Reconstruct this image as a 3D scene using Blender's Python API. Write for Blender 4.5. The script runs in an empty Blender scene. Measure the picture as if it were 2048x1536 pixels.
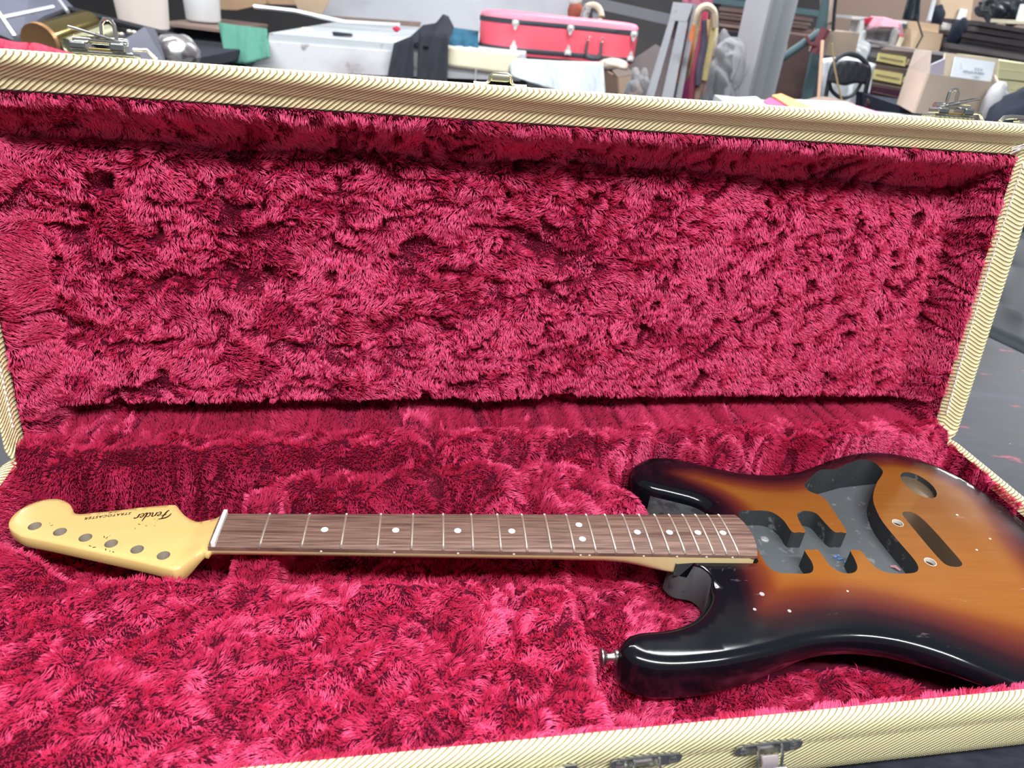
import bpy, bmesh, math, random
import numpy as np
from mathutils import Vector, Matrix, geometry
C = bpy.context.scene.collection
rng = np.random.default_rng(7)
random.seed(7)

# ------------------------------------------------------------------ camera, world, lights
FPX = 1420.0
ROT_CASE = 0.21480          # case axes, turned about the vertical
ROT_GTR = 0.13801           # guitar axes
CAM_CASE = (0.13286, -0.49674)
ZC = 0.872                  # height of the rim of the open case above the floor
CAMZ = 0.42656 + ZC
PITCH, ROLL = 0.51276, 0.10096
_fw = Vector((0, math.cos(PITCH), -math.sin(PITCH)))
_rt = Vector((1, 0, 0)); _up = _rt.cross(_fw)
CR = math.cos(ROLL) * _rt + math.sin(ROLL) * _up
CU = -math.sin(ROLL) * _rt + math.cos(ROLL) * _up
cam = bpy.data.cameras.new('camera'); camo = bpy.data.objects.new('camera', cam); C.objects.link(camo)
M = Matrix((( CR.x, CU.x, -_fw.x, 0), (CR.y, CU.y, -_fw.y, 0), (CR.z, CU.z, -_fw.z, CAMZ), (0, 0, 0, 1)))
camo.matrix_world = M
cam.sensor_fit = 'HORIZONTAL'; cam.sensor_width = 36; cam.lens = 36 * FPX / 2048
cam.clip_start = 0.02; cam.clip_end = 60
cam.dof.use_dof = True; cam.dof.focus_distance = 0.68; cam.dof.aperture_fstop = 9.0
bpy.context.scene.camera = camo
sc = bpy.context.scene
sc.view_settings.view_transform = 'Standard'; sc.view_settings.look = 'None'
sc.view_settings.exposure = 0.14; sc.view_settings.gamma = 1; sc.view_settings.use_curve_mapping = False
w = bpy.data.worlds.new('world'); sc.world = w; w.use_nodes = True
w.node_tree.nodes['Background'].inputs[0].default_value = (0.93, 0.96, 1.0, 1)
w.node_tree.nodes['Background'].inputs[1].default_value = 0.24
def tube_light(x, y, z, lx, ly, power):
    d = bpy.data.lights.new('ceiling_tube', 'AREA'); d.shape = 'RECTANGLE'; d.size = lx; d.size_y = ly
    d.energy = power; d.color = (0.97, 0.985, 1.0)
    o = bpy.data.objects.new('ceiling_tube', d); C.objects.link(o); o.location = (x, y, z)
for (x, y, lx, pw) in ((0.50, -0.60, 2.6, 128), (-0.1, 1.7, 2.4, 72), (-2.6, 3.4, 1.8, 88), (0.6, 3.9, 1.8, 90), (4.2, 4.8, 1.8, 112), (1.0, 6.6, 1.8, 85)):
    tube_light(x, y, 2.95, lx, 0.16, pw)

def at(px, py, Y):
    """point at room distance Y in front of the camera seen at pixel (px, py)"""
    d = CR * ((px - 1024) / FPX) - CU * ((py - 768) / FPX) + _fw
    t = Y / d.y
    return Vector((d.x * t, Y, CAMZ + d.z * t))
def atz(px, py, Z):
    d = CR * ((px - 1024) / FPX) - CU * ((py - 768) / FPX) + _fw
    t = (Z - CAMZ) / d.z
    return Vector((d.x * t, d.y * t, Z))

# ------------------------------------------------------------------ helpers
def tag(o, label=None, cat=None, group=None, kind=None):
    if label: o['label'] = label
    if cat: o['category'] = cat
    if group: o['group'] = group
    if kind: o['kind'] = kind
    return o
def empty(name, loc=(0, 0, 0), rz=0, label=None, cat=None, group=None):
    o = bpy.data.objects.new(name, None); C.objects.link(o); o.location = loc; o.rotation_euler = (0, 0, rz)
    o.empty_display_size = 0.05
    return tag(o, label, cat, group)
def mesh_obj(name, v, f, mats, parent=None, smooth=False, uv=None, mi=None):
    me = bpy.data.meshes.new(name)
    me.from_pydata([tuple(p) for p in v], [], [tuple(q) for q in f])
    for m in (mats if isinstance(mats, (list, tuple)) else [mats]): me.materials.append(m)
    if mi is not None: me.polygons.foreach_set('material_index', np.asarray(mi, np.int32))
    if uv is not None:
        l = me.uv_layers.new(name='UVMap'); l.data.foreach_set('uv', np.asarray(uv, np.float32).ravel())
    if smooth: me.polygons.foreach_set('use_smooth', np.ones(len(me.polygons), bool))
    me.update()
    o = bpy.data.objects.new(name, me); C.objects.link(o)
    if parent: o.parent = parent
    return o
class MB:
    """collects simple solids in one bmesh and links them as one object"""
    def __init__(s): s.bm = bmesh.new()
    def box(s, c, size, rot=None, bevel=0, taper=None):
        r = bmesh.ops.create_cube(s.bm, size=1); vs = r['verts']
        for v in vs:
            v.co = Vector((v.co.x * size[0], v.co.y * size[1], v.co.z * size[2]))
            if taper and v.co.z < 0: v.co.x *= taper; v.co.y *= taper
        if bevel:
            es = list({e for v in vs for e in v.link_edges})
            b = bmesh.ops.bevel(s.bm, geom=es, offset=bevel, segments=2, affect='EDGES', profile=0.6)
            vs = list({v for f in b['faces'] for v in f.verts} | {v for v in vs if v.is_valid})
        m = Matrix.Translation(Vector(c)) @ (rot.to_4x4() if rot is not None else Matrix.Identity(4))
        for v in vs: v.co = m @ v.co
        return s
    def hull(s, pts, depth):
        """a flat quad/polygon given by 3-D points, thickened along its normal"""
        pts = [Vector(p) for p in pts]
        n = geometry.normal(pts)
        a = [s.bm.verts.new(p + n * depth / 2) for p in pts]; b = [s.bm.verts.new(p - n * depth / 2) for p in pts]
        s.bm.faces.new(a); s.bm.faces.new(b[::-1])
        for i in range(len(pts)):
            j = (i + 1) % len(pts); s.bm.faces.new((a[i], b[i], b[j], a[j]))
        return s
    def hexa(s, lo, hi):
        a = [s.bm.verts.new(Vector(p)) for p in lo]; b = [s.bm.verts.new(Vector(p)) for p in hi]
        s.bm.faces.new(a[::-1]); s.bm.faces.new(b)
        n = len(lo)
        for i in range(n): j = (i + 1) % n; s.bm.faces.new((a[i], a[j], b[j], b[i]))
        return s
    def tube(s, pts, r, seg=8, cap=True, flat=None):
        pts = [Vector(p) for p in pts]; n = len(pts); rings = []
        rr = r if isinstance(r, (list, tuple)) else [r] * n
        u = None
        for i, p in enumerate(pts):
            d = (pts[min(i + 1, n - 1)] - pts[max(i - 1, 0)]).normalized()
            if u is None: u = d.orthogonal().normalized()
            else:
                u = (u - d * u.dot(d)); u = u.normalized() if u.length > 1e-6 else d.orthogonal().normalized()
            v = d.cross(u)
            rings.append([s.bm.verts.new(p + (math.cos(2 * math.pi * k / seg) * u + math.sin(2 * math.pi * k / seg) * v) * rr[i]) for k in range(seg)])
        for a, b in zip(rings, rings[1:]):
            for k in range(seg): s.bm.faces.new((a[k], a[(k + 1) % seg], b[(k + 1) % seg], b[k]))
        if cap: s.bm.faces.new(rings[0][::-1]); s.bm.faces.new(rings[-1])
        return s
    def lathe(s, prof, c=(0, 0, 0), seg=24, rot=None, cap=True):
        m = Matrix.Translation(Vector(c)) @ (rot.to_4x4() if rot is not None else Matrix.Identity(4))
        rings = [[s.bm.verts.new(m @ Vector((r * math.cos(2 * math.pi * k / seg), r * math.sin(2 * math.pi * k / seg), z))) for k in range(seg)] for r, z in prof]
        for a, b in zip(rings, rings[1:]):
            for k in range(seg): s.bm.faces.new((a[k], a[(k + 1) % seg], b[(k + 1) % seg], b[k]))
        if cap: s.bm.faces.new(rings[0][::-1]); s.bm.faces.new(rings[-1])
        return s
    def prism(s, pts, z0, z1, m=None):
        m = m or Matrix.Identity(4)
        a = [s.bm.verts.new(m @ Vector((p[0], p[1], z0))) for p in pts]; b = [s.bm.verts.new(m @ Vector((p[0], p[1], z1))) for p in pts]
        s.bm.faces.new(a[::-1]); s.bm.faces.new(b)
        for i in range(len(pts)): j = (i + 1) % len(pts); s.bm.faces.new((a[i], a[j], b[j], b[i]))
        return s
    def build(s, name, mat, parent=None, smooth=False):
        bmesh.ops.recalc_face_normals(s.bm, faces=s.bm.faces)
        me = bpy.data.meshes.new(name); s.bm.to_mesh(me); s.bm.free(); me.materials.append(mat)
        if smooth: me.polygons.foreach_set('use_smooth', np.ones(len(me.polygons), bool))
        o = bpy.data.objects.new(name, me); C.objects.link(o)
        if parent: o.parent = parent
        if smooth: edge_split(o)
        return o
def edge_split(o, ang=0.7):
    me = o.data
    try: me.set_sharp_from_angle(angle=ang)
    except Exception: pass
def catmull(P, n=6, closed=True):
    P = [Vector(p) for p in P]; out = []; N = len(P)
    for i in range(N if closed else N - 1):
        p0, p1, p2, p3 = (P[(i + k - 1) % N] if closed else P[min(max(i + k - 1, 0), N - 1)] for k in range(4))
        for j in range(n):
            t = j / n
            out.append(0.5 * ((2 * p1) + (p2 - p0) * t + (2 * p0 - 5 * p1 + 4 * p2 - p3) * t * t + (3 * p1 - p0 - 3 * p2 + p3) * t ** 3))
    if not closed: out.append(P[-1])
    return out
_T = {}
def vnoise(x, y, s, seed):
    """smooth value noise in numpy, -1..1"""
    if seed not in _T: _T[seed] = np.random.default_rng(seed).uniform(-1, 1, (256, 256))
    T = _T[seed]; x = np.asarray(x) / s + 1000; y = np.asarray(y) / s + 1000
    i = np.floor(x).astype(int); j = np.floor(y).astype(int); a = x - i; b = y - j
    a = a * a * a * (a * (6 * a - 15) + 10); b = b * b * b * (b * (6 * b - 15) + 10)
    i &= 255; j &= 255; i1 = (i + 1) & 255; j1 = (j + 1) & 255
    return (T[i, j] * (1 - a) + T[i1, j] * a) * (1 - b) + (T[i, j1] * (1 - a) + T[i1, j1] * a) * b
def sstep(a, b, x):
    t = np.clip((np.asarray(x, float) - a) / (b - a), 0, 1); return t * t * (3 - 2 * t)
def cells(x, y, s, seed):
    """nearest jittered cell: returns random values of that cell and the offset to its centre"""
    R = np.random.default_rng(seed).uniform(0, 1, (256, 256, 4))
    X = x / s + 500; Y = y / s + 500; i = np.floor(X).astype(int); j = np.floor(Y).astype(int)
    best = np.full(X.shape, 9.0); val = np.zeros(X.shape + (2,)); off = np.zeros(X.shape + (2,))
    for di in (-1, 0, 1):
        for dj in (-1, 0, 1):
            a = (i + di) & 255; b = (j + dj) & 255; r = R[a, b]
            dx = i + di + r[..., 0] - X; dy = j + dj + r[..., 1] - Y; d = dx * dx + dy * dy
            m = d < best; best[m] = d[m]; val[m] = r[m][:, 2:]; off[m] = np.stack([dx, dy], -1)[m]
    return val, off, best

# ------------------------------------------------------------------ materials
class NT:
    def __init__(s, name):
        s.m = bpy.data.materials.new(name); s.m.use_nodes = True; s.t = s.m.node_tree; s.b = s.t.nodes['Principled BSDF']
    def n(s, typ, **kw):
        nd = s.t.nodes.new('ShaderNode' + typ)
        for k, v in kw.items():
            if k.startswith('i_'):
                key = k[2:]; key = int(key) if key.isdigit() else key.replace('_', ' ')
                sock = nd.inputs[key]
                if hasattr(v, 'is_linked'): s.t.links.new(v, sock)
                else: sock.default_value = v
            else: setattr(nd, k, v)
        return nd
    def math(s, op, a, b=0.0, c=None, clamp=False):
        nd = s.n('Math', operation=op, use_clamp=clamp)
        for i, v in enumerate((a, b) if c is None else (a, b, c)):
            if hasattr(v, 'is_linked'): s.t.links.new(v, nd.inputs[i])
            else: nd.inputs[i].default_value = v
        return nd.outputs[0]
    def mix(s, f, a, b):
        nd = s.n('Mix', data_type='RGBA')
        for i, v in ((0, f), (6, a), (7, b)):
            if hasattr(v, 'is_linked'): s.t.links.new(v, nd.inputs[i])
            else: nd.inputs[i].default_value = v if i == 0 else (tuple(v) + (1,))[:4]
        return nd.outputs[2]
    def ramp(s, f, stops):
        nd = s.n('ValToRGB'); s.t.links.new(f, nd.inputs[0]); e = nd.color_ramp.elements
        while len(e) < len(stops): e.new(0.5)
        for k, (p, c) in enumerate(stops): e[k].position = p; e[k].color = (tuple(c) + (1,))[:4] if isinstance(c, tuple) else (c, c, c, 1)
        return nd.outputs[0]
    def noise(s, scale, detail=3, coord='Object', vec=None, rough=0.55, stretch=None):
        v = vec if vec is not None else s.n('TexCoord').outputs[coord]
        if stretch: v = s.n('Mapping', i_Vector=v, i_Scale=stretch).outputs[0]
        return s.n('TexNoise', i_Vector=v, i_Scale=scale, i_Detail=detail, i_Roughness=rough).outputs[0]
    def out(s, base=None, rough=None, metal=None, bump=None, bump_d=0.001, bump_s=0.5, spec=None, coat=None, **kw):
        def put(k, v):
            if v is None: return
            if hasattr(v, 'is_linked'): s.t.links.new(v, s.b.inputs[k])
            else: s.b.inputs[k].default_value = (tuple(v) + (1,))[:4] if isinstance(v, tuple) else v
        put('Base Color', base); put('Roughness', rough); put('Metallic', metal); put('Specular IOR Level', spec); put('Coat Weight', coat)
        for k, v in kw.items(): put(k.replace('_', ' '), v)
        if bump is not None:
            nd = s.n('Bump', i_Height=bump, i_Distance=bump_d, i_Strength=bump_s); s.t.links.new(nd.outputs[0], s.b.inputs['Normal'])
        return s.m
def plain(name, col, rough=0.6, metal=0.0, var=0.12, scale=8, bump=0.0, spec=0.4):
    n = NT(name); f = n.noise(scale, 4)
    c = n.mix(f, tuple(x * (1 - var) for x in col), tuple(min(1, x * (1 + var)) for x in col))
    return n.out(base=c, rough=rough, metal=metal, spec=spec, bump=n.noise(scale * 12, 3) if bump else None, bump_d=0.002, bump_s=bump)
def speckled(name, col, spot, rough=0.6, scale=20, amount=0.62, metal=0.0, scale2=3.0, spot2=None):
    n = NT(name); a = n.noise(scale, 5); b = n.noise(scale2, 3)
    c = n.mix(n.ramp(a, [(amount, 0.0), (amount + 0.08, 1.0)]), col, spot)
    c = n.mix(n.ramp(b, [(0.5, 0.0), (0.75, 0.8)]), c, spot2 or tuple(x * 0.8 for x in col))
    return n.out(base=c, rough=rough, metal=metal)
def twill_mat():
    n = NT('tweed_twill'); uv = n.n('UVMap').outputs[0]; sp = n.n('SeparateXYZ', i_0=uv)
    u, v = sp.outputs[0], sp.outputs[1]
    wob = n.math('MULTIPLY', n.math('SUBTRACT', n.noise(60, 2, vec=uv), 0.5), 0.0012)
    d = n.math('ADD', n.math('SUBTRACT', n.math('MULTIPLY', v, 0.77), n.math('MULTIPLY', u, 0.64)), wob)
    along = n.math('ADD', n.math('MULTIPLY', v, 0.64), n.math('MULTIPLY', u, 0.77))
    rib = n.math('FRACT', n.math('DIVIDE', d, 0.0034))
    tri = n.math('ABSOLUTE', n.math('SUBTRACT', n.math('MULTIPLY', rib, 2.0), 1.0))          # 1 at groove, 0 at crown
    dash = n.math('FRACT', n.math('ADD', n.math('DIVIDE', along, 0.0013), n.math('MULTIPLY', rib, 0.5)))
    dtri = n.math('ABSOLUTE', n.math('SUBTRACT', n.math('MULTIPLY', dash, 2.0), 1.0))
    groove = n.ramp(n.math('ADD', tri, n.math('MULTIPLY', dtri, 0.16)), [(0.62, 0.0), (0.92, 1.0)])
    thread = n.ramp(dtri, [(0.7, 0.0), (1.0, 0.35)])
    c = n.mix(n.noise(9, 3, vec=uv), (0.86, 0.80, 0.43), (0.94, 0.89, 0.54))
    c = n.mix(thread, c, (0.56, 0.48, 0.25)); c = n.mix(groove, c, (0.27, 0.19, 0.10))
    h = n.math('SUBTRACT', n.math('SUBTRACT', 1.0, n.math('MULTIPLY', tri, tri)), n.math('MULTIPLY', dtri, 0.25))
    return n.out(base=c, rough=0.55, spec=0.35, bump=h, bump_d=0.0009, bump_s=0.7)
TWILL = twill_mat()
CHROME = plain('polished_nickel', (0.78, 0.77, 0.72), 0.16, 1.0, 0.06, 30)
DARKMETAL = plain('shadowed_nickel', (0.42, 0.43, 0.43), 0.25, 1.0, 0.1, 30)
PLUSH_BACK = plain('plush_backing', (0.055, 0.0025, 0.012), 0.9, 0, 0.2, 60, spec=0.1)  # darker than the pile dye: shade at the roots put into the colour
def pile_mat():
    n = NT('crimson_pile')
    m = n.out(base=(0.68, 0.027, 0.128), rough=0.45, spec=0.5)
    h = n.n('BsdfHair', component='Reflection', i_Color=(1.0, 0.165, 0.35, 1), i_RoughnessU=0.24, i_RoughnessV=0.9)
    mx = n.n('MixShader', i_0=0.52); n.t.links.new(n.b.outputs[0], mx.inputs[1]); n.t.links.new(h.outputs[0], mx.inputs[2])
    n.t.links.new(mx.outputs[0], n.t.nodes['Material Output'].inputs[0])
    return m
PILE = pile_mat()
# ------------------------------------------------------------------ the open guitar case
def case_pt(x, y, z=0.0):
    c, s = math.cos(ROT_CASE), math.sin(ROT_CASE); x -= CAM_CASE[0]; y -= CAM_CASE[1]
    return Vector((c * x - s * y, s * x + c * y, ZC + z))
guitar_case = empty('guitar_case', case_pt(0, 0, 0), ROT_CASE,
    'open yellow tweed guitar case lined with crushed crimson plush, holding the sunburst guitar', 'guitar case')
LID_S = 0.147; _q = math.hypot(1, LID_S)
LT = np.array([0, LID_S / _q, 1 / _q]); LN = np.array([0, -1 / _q, LID_S / _q]); LO = np.array([0, 0.131, 0.0])
def lid(x, t, n):
    """lid coordinates (x along the hinge, t up the lid, n towards its open side) to case coordinates"""
    x, t, n = np.broadcast_arrays(*[np.asarray(a, float) for a in (x, t, n)])
    return LO + np.stack([x, 0 * x, 0 * x], -1) + t[..., None] * LT + n[..., None] * LN
def rrect(x0, x1, y0, y1, r, k=7, m=40):
    P = []
    for (cx, cy, a) in ((x1 - r, y1 - r, 0), (x0 + r, y1 - r, 90), (x0 + r, y0 + r, 180), (x1 - r, y0 + r, 270)):
        P += [(cx + r * math.cos(math.radians(a + 90 * i / k)), cy + r * math.sin(math.radians(a + 90 * i / k))) for i in range(k + 1)]
    return np.array(P)
def ring_shell(name, inner, outer, prof, fn, back, mat):
    """sweeps prof [(fraction inner->outer, height)] round the two outlines; UVs run round and across in metres"""
    N = len(inner); V = []; vs = [0.0]
    wid = 0.03
    for a, b in zip(prof, prof[1:]): vs.append(vs[-1] + math.hypot((b[0] - a[0]) * wid, b[1] - a[1]))
    for f, h in prof:
        p = inner * (1 - f) + outer * f
        V.append(fn(p[:, 0], p[:, 1], np.full(N, h)))
    V = np.array(V); d = np.r_[0, np.cumsum(np.linalg.norm(np.roll(outer, -1, 0) - outer, axis=1))]
    Q2 = [inner * (1 - f) + outer * f for f, h in prof]
    def pl(i, k): return (Q2[i][k][0], Q2[i][k][1] + prof[i][1])
    verts = V.reshape(-1, 3); F = []; UV = []
    for i in range(len(prof) - 1):
        for k in range(N):
            j = (k + 1) % N
            F.append((i * N + k, i * N + j, (i + 1) * N + j, (i + 1) * N + k))
            UV += [pl(i, k), pl(i, j), pl(i + 1, j), pl(i + 1, k)]
    if back:
        F.append(tuple(range((len(prof) - 1) * N, len(prof) * N)))
        UV += [(outer[k][0], outer[k][1]) for k in range(N)]
    return mesh_obj(name, verts, F, mat, guitar_case, True, UV)
lin = rrect(-0.2, 0.8, 0.004, 0.318, 0.012); lout = rrect(-0.212, 0.822, -0.016, 0.349, 0.02)
lprof = [(-.12, -0.03), (-0.03, -0.010), (0.0, 0.0), (0.06, 0.0018), (0.28, 0.0026), (0.36, 0.0042), (0.58, 0.0125), (0.68, 0.0152), (0.76, 0.0165), (0.88, 0.0162), (0.96, 0.0135), (1.0, 0.0075), (1.0, -0.060), (0.98, -0.072), (0.9, -0.080), (0.75, -0.083)]
def lid_low(x, t, n):
    w_ = sstep(-0.203, -0.196, x) * sstep(0.803, 0.796, x) * (t < 0.02)
    return lid(x, t, n * (1 - w_) + np.minimum(n, -0.097) * w_)
lid_shell = ring_shell('lid_shell', lin, lout, lprof, lid_low, True, TWILL)
bin_ = rrect(-0.199, 0.8, -0.2185, 0.108, 0.014); bout = rrect(-0.212, 0.813, -0.2305, 0.120, 0.022)
bprof = [(-.2, -0.012), (0.0, -0.002), (0.15, 0.0), (0.5, 0.0), (0.75, -0.0018), (0.93, -0.0055), (1.0, -0.0105), (1.0, -0.018), (0.93, -0.021), (0.93, -0.024), (0.96, -0.028), (0.96, -0.048), (0.80, -0.058), (0.42, -0.066), (-0.3, -0.070)]
base_shell = ring_shell('base_shell', bin_, bout, bprof, lambda x, y, z: np.stack([x, y, z - 0.030 * sstep(0.095, 0.104, y) * sstep(-0.198, -0.19, x) * sstep(0.8, 0.79, x)], -1), True, TWILL)

# stitching beside the plush on both ends of the lid
def stitches(side):
    mb = MB()
    for k in range(52):
        t = 0.02 + k * 0.0056
        x = (0.8075 - 0.004 * math.sin(t * 9)) if side > 0 else -0.2045
        z_ = 0.0044 if side > 0 else 0.0052; a = lid(x, t, z_); b = lid(x + 0.0004 * side, t + 0.0046, z_)
        mid = lid(x + 0.0002, t + 0.0023, z_ + 0.0014)
        mb.tube([a, mid, b], [0.0006, 0.00095, 0.0006], 6)
    return tag(mb.build('stitching', plain('white_thread', (0.85, 0.84, 0.80), 0.7), guitar_case, True), 'white stitching along the end of the lid', kind='stuff')
stitches(1); stitches(-1)

# ---- body outline of the guitar is needed for the pocket in the lining
BODY_PTS = [(405,28),(438,30),(453,37),(457,49),(448,62),(426,72),(408,79),(396,88),(390,100),(391,115),(400,128),(416,138),(435,140),(460,134),(485,124),(515,115),(545,112),(575,117),(605,130),(640,147),(675,158),(705,160),(735,152),(760,134),(780,107),(792,72),(797,35),(797,0),(793,-40),(784,-85),(768,-122),(745,-148),(715,-161),(685,-163),(655,-157),(620,-143),(585,-128),(555,-118),(525,-114),(490,-117),(450,-127),(412,-135),(374,-139),(350,-138),(334,-131),(327,-119),(332,-108),(345,-101),(372,-98),(395,-89),(412,-73),(422,-55),(425,-43),(419,-33),(405,-29),(398,-20),(396,0),(398,20)]
BODY = np.array([tuple(p)[:2] for p in catmull([(x, y, 0) for x, y in BODY_PTS], 5)]) / 1000
def g2c(x, y):
    a = ROT_CASE - ROT_GTR
    return x * math.cos(a) + y * math.sin(a), -x * math.sin(a) + y * math.cos(a)
def c2g(x, y):
    a = ROT_CASE - ROT_GTR
    return x * math.cos(a) - y * math.sin(a), x * math.sin(a) + y * math.cos(a)
def poly_dist(x, y, P, chunk=20000):
    """signed distance to a closed polygon, positive inside"""
    A = P; B = np.roll(P, -1, 0); e = B - A; L = (e ** 2).sum(1); out = np.empty(len(x))
    for s in range(0, len(x), chunk):
        q = np.stack([x[s:s + chunk], y[s:s + chunk]], -1)[:, None, :]; d = q - A
        t = np.clip((d * e).sum(-1) / L, 0, 1); dd = ((d - t[..., None] * e) ** 2).sum(-1).min(1)
        yy = q[..., 1]; c = (A[:, 1] > yy) != (B[:, 1] > yy)
        xi = A[:, 0] + (yy - A[:, 1]) / np.where(np.abs(e[:, 1]) < 1e-12, 1e-12, e[:, 1]) * e[:, 0]
        ins = ((c & (q[..., 0] < xi)).sum(1) % 2) == 1
        out[s:s + chunk] = np.sqrt(dd) * np.where(ins, 1, -1)
    return out
FLOOR = -0.0625
def creases(u, v, seed, rot, sx, sy, lo=0.0, hi=0.35):
    c, s = math.cos(rot), math.sin(rot); a = u * c + v * s; b = -u * s + v * c
    b = b + 0.006 * vnoise(u, v, 0.03, seed + 1) + 0.0025 * vnoise(u, v, 0.008, seed + 2); a = a + 0.004 * vnoise(u, v, 0.012, seed + 3)
    n1 = np.abs(vnoise(a / sx, b / sy, 1.0, seed)); n2 = vnoise(a / (sx * 0.45), b / (sy * 0.9), 1.0, seed + 4) + 0.35 * vnoise(u, v, 0.10, seed + 5)
    return sstep(0.26, 0.06, n1) * sstep(lo - 0.08, hi - 0.1, n2)
def base_crease(x, y): return np.maximum(creases(x, y, 60, 0.75, 0.060, 0.021, -0.15, 0.18) * (0.35 + 0.65 * sstep(-0.05, 0.10, x)), 0.8 * creases(x, y, 70, 0.5, 0.022, 0.010, 0.05, 0.4))
def lid_crease(x, t):
    w_ = sstep(0.25, 0.55, x)
    return np.maximum((1 - w_) * creases(x, t, 80, -0.05, 0.055, 0.017, -0.10, 0.22) + w_ * creases(x, t, 85, 0.55, 0.030, 0.015, 0.12, 0.4), 0.9 * creases(x, t, 90, 0.25, 0.017, 0.009, 0.12, 0.45))
def patches(u, v, seed, rot, sx, sy, lo, hi):
    c, s = math.cos(rot), math.sin(rot); a = u * c + v * s; b = -u * s + v * c
    a = a + 0.008 * vnoise(u, v, 0.02, seed + 1); b = b + 0.007 * vnoise(u, v, 0.02, seed + 2) + 0.003 * vnoise(u, v, 0.007, seed + 3)
    return sstep(lo, hi, vnoise(a / sx, b / sy, 1.0, seed) + 0.35 * vnoise(u, v, 0.011, seed + 4))
def base_patch(x, y): return patches(x, y, 140, 0.7, 0.055, 0.019, 0.20, 0.50) * (0.45 + 0.55 * sstep(-0.08, 0.10, x))
def lid_patch(x, t): return patches(x, t, 150, 0.1, 0.045, 0.016, 0.34, 0.62) * (1 - 0.45 * sstep(0.3, 0.6, x))
def base_height(x, y):
    gx, gy = c2g(x, y)
    bd = -poly_dist(gx.ravel(), gy.ravel(), BODY).reshape(x.shape)       # distance outside the guitar body
    pad = -0.013 + 0.0035 * vnoise(x, y, 0.05, 11)
    # front edge of the neck trough, back wall of the trough
    yf = np.where(x > -0.10, -0.036 - 0.1 * (x + 0.105), -0.036 + 0.55 * (-0.10 - x))
    far = np.where(x < -0.02, 0.072, 0.072 - 0.045 * sstep(-0.02, 0.06, x))
    far = far - 0.05 * np.clip(x - 0.06, 0, 1)
    front = sstep(0.003, -0.005, y - yf)
    back = sstep(0.0, 0.062, y - far) ** 0.8
    left = sstep(-0.178, -0.194, x)
    flr = FLOOR - 0.014 * sstep(0.27, 0.2, x)
    h = flr + (pad - flr) * np.maximum(np.maximum(front, left), back)
    # block that carries the neck
    blk = sstep(0.008, 0.014, x) * sstep(0.048, 0.042, x) * sstep(-0.075, -0.05, y) * sstep(0.09, 0.06, y)
    h = np.maximum(h, FLOOR + (0.036 + 0.012 * sstep(0.02, 0.06, y)) * blk)
    # compartment for the body: low floor to the right of the pad, raised shelf behind
    inb = sstep(0.286, 0.302, x)
    shelf = sstep(0.010, 0.034, bd) * sstep(-0.005, 0.03, y - 0.02 + 0.05 * sstep(0.45, 0.3, x))
    endw = sstep(0.012, 0.04, bd) * sstep(0.62, 0.68, x)
    hb = FLOOR + (pad - FLOOR) * np.maximum(shelf, endw)
    h = h * (1 - inb) + np.where(y > 0.03, np.maximum(hb, h * (1 - sstep(0.3, 0.42, x)) + FLOOR * sstep(0.3, 0.42, x)), hb) * inb
    # rolled lining along the rim
    e = np.minimum.reduce([y + 0.2185, x + 0.199, 0.8 - x])
    free = sstep(-0.001, 0.007, bd)
    h = np.maximum(h, FLOOR + 0.060 * sstep(0.014, 0.0, e) * np.maximum(free, sstep(0.005, 0.0, e)))
    h = np.maximum(h, FLOOR + 0.062 * sstep(0.076, 0.106, y) * np.maximum(free, sstep(0.106, 0.109, y)) + 0.009 * sstep(0.105, 0.112, y))
    lump = 0.0032 * vnoise(x, y, 0.028, 3) + 0.0022 * vnoise(x, y, 0.011, 4)
    under = sstep(-0.002, 0.012, bd)
    return np.maximum(-0.0685, h + (lump - 0.0090 * base_crease(x, y) - 0.0050 * base_patch(x, y)) * (0.35 + 0.65 * under) * sstep(0, 0.012, e))
def lid_depth(x, t):
    n = np.full(x.shape, -0.044)
    n = n + 0.006 * vnoise(x, t, 0.09, 21)
    n = np.maximum(n, -0.052 + 0.052 * sstep(0.030, 0.0, x + 0.2)); n = np.maximum(n, -0.052 + 0.052 * sstep(0.030, 0.0, 0.8 - x))
    crease = np.exp(-((t - 0.279 + 0.004 * vnoise(x, t, 0.07, 8)) / 0.0045) ** 2)
    roll = sstep(0.279, 0.318, t)
    n = np.where(t > 0.279, -0.044 + 0.046 * roll ** 1.4, n) - 0.010 * crease
    gap = sstep(0.029, 0.025, t); n = n - 0.030 * gap
    n = np.maximum(n, -0.078 + 0.082 * sstep(0.007, -0.004, t))
    side = np.minimum(x + 0.2, 0.8 - x); n = np.maximum(n, -0.085 + 0.085 * sstep(0.026, 0.0, side) ** 0.7)
    e = np.minimum.reduce([x + 0.2, 0.8 - x, 0.318 - t])
    lump = (0.0038 * vnoise(x, t, 0.035, 5) + 0.0024 * vnoise(x, t, 0.012, 6)) * (1 - 0.5 * sstep(0.3, 0.6, x))
    return n + (lump - 0.0080 * lid_crease(x, t) - 0.0045 * lid_patch(x, t)) * sstep(0, 0.02, e)
def grid_surface(name, U, Vv, P, parent):
    nu, nv = U.shape
    idx = np.arange(nu * nv).reshape(nu, nv)
    F = np.stack([idx[:-1, :-1], idx[1:, :-1], idx[1:, 1:], idx[:-1, 1:]], -1).reshape(-1, 4)
    return mesh_obj(name, P.reshape(-1, 3), F, PLUSH_BACK, parent, True)
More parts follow.
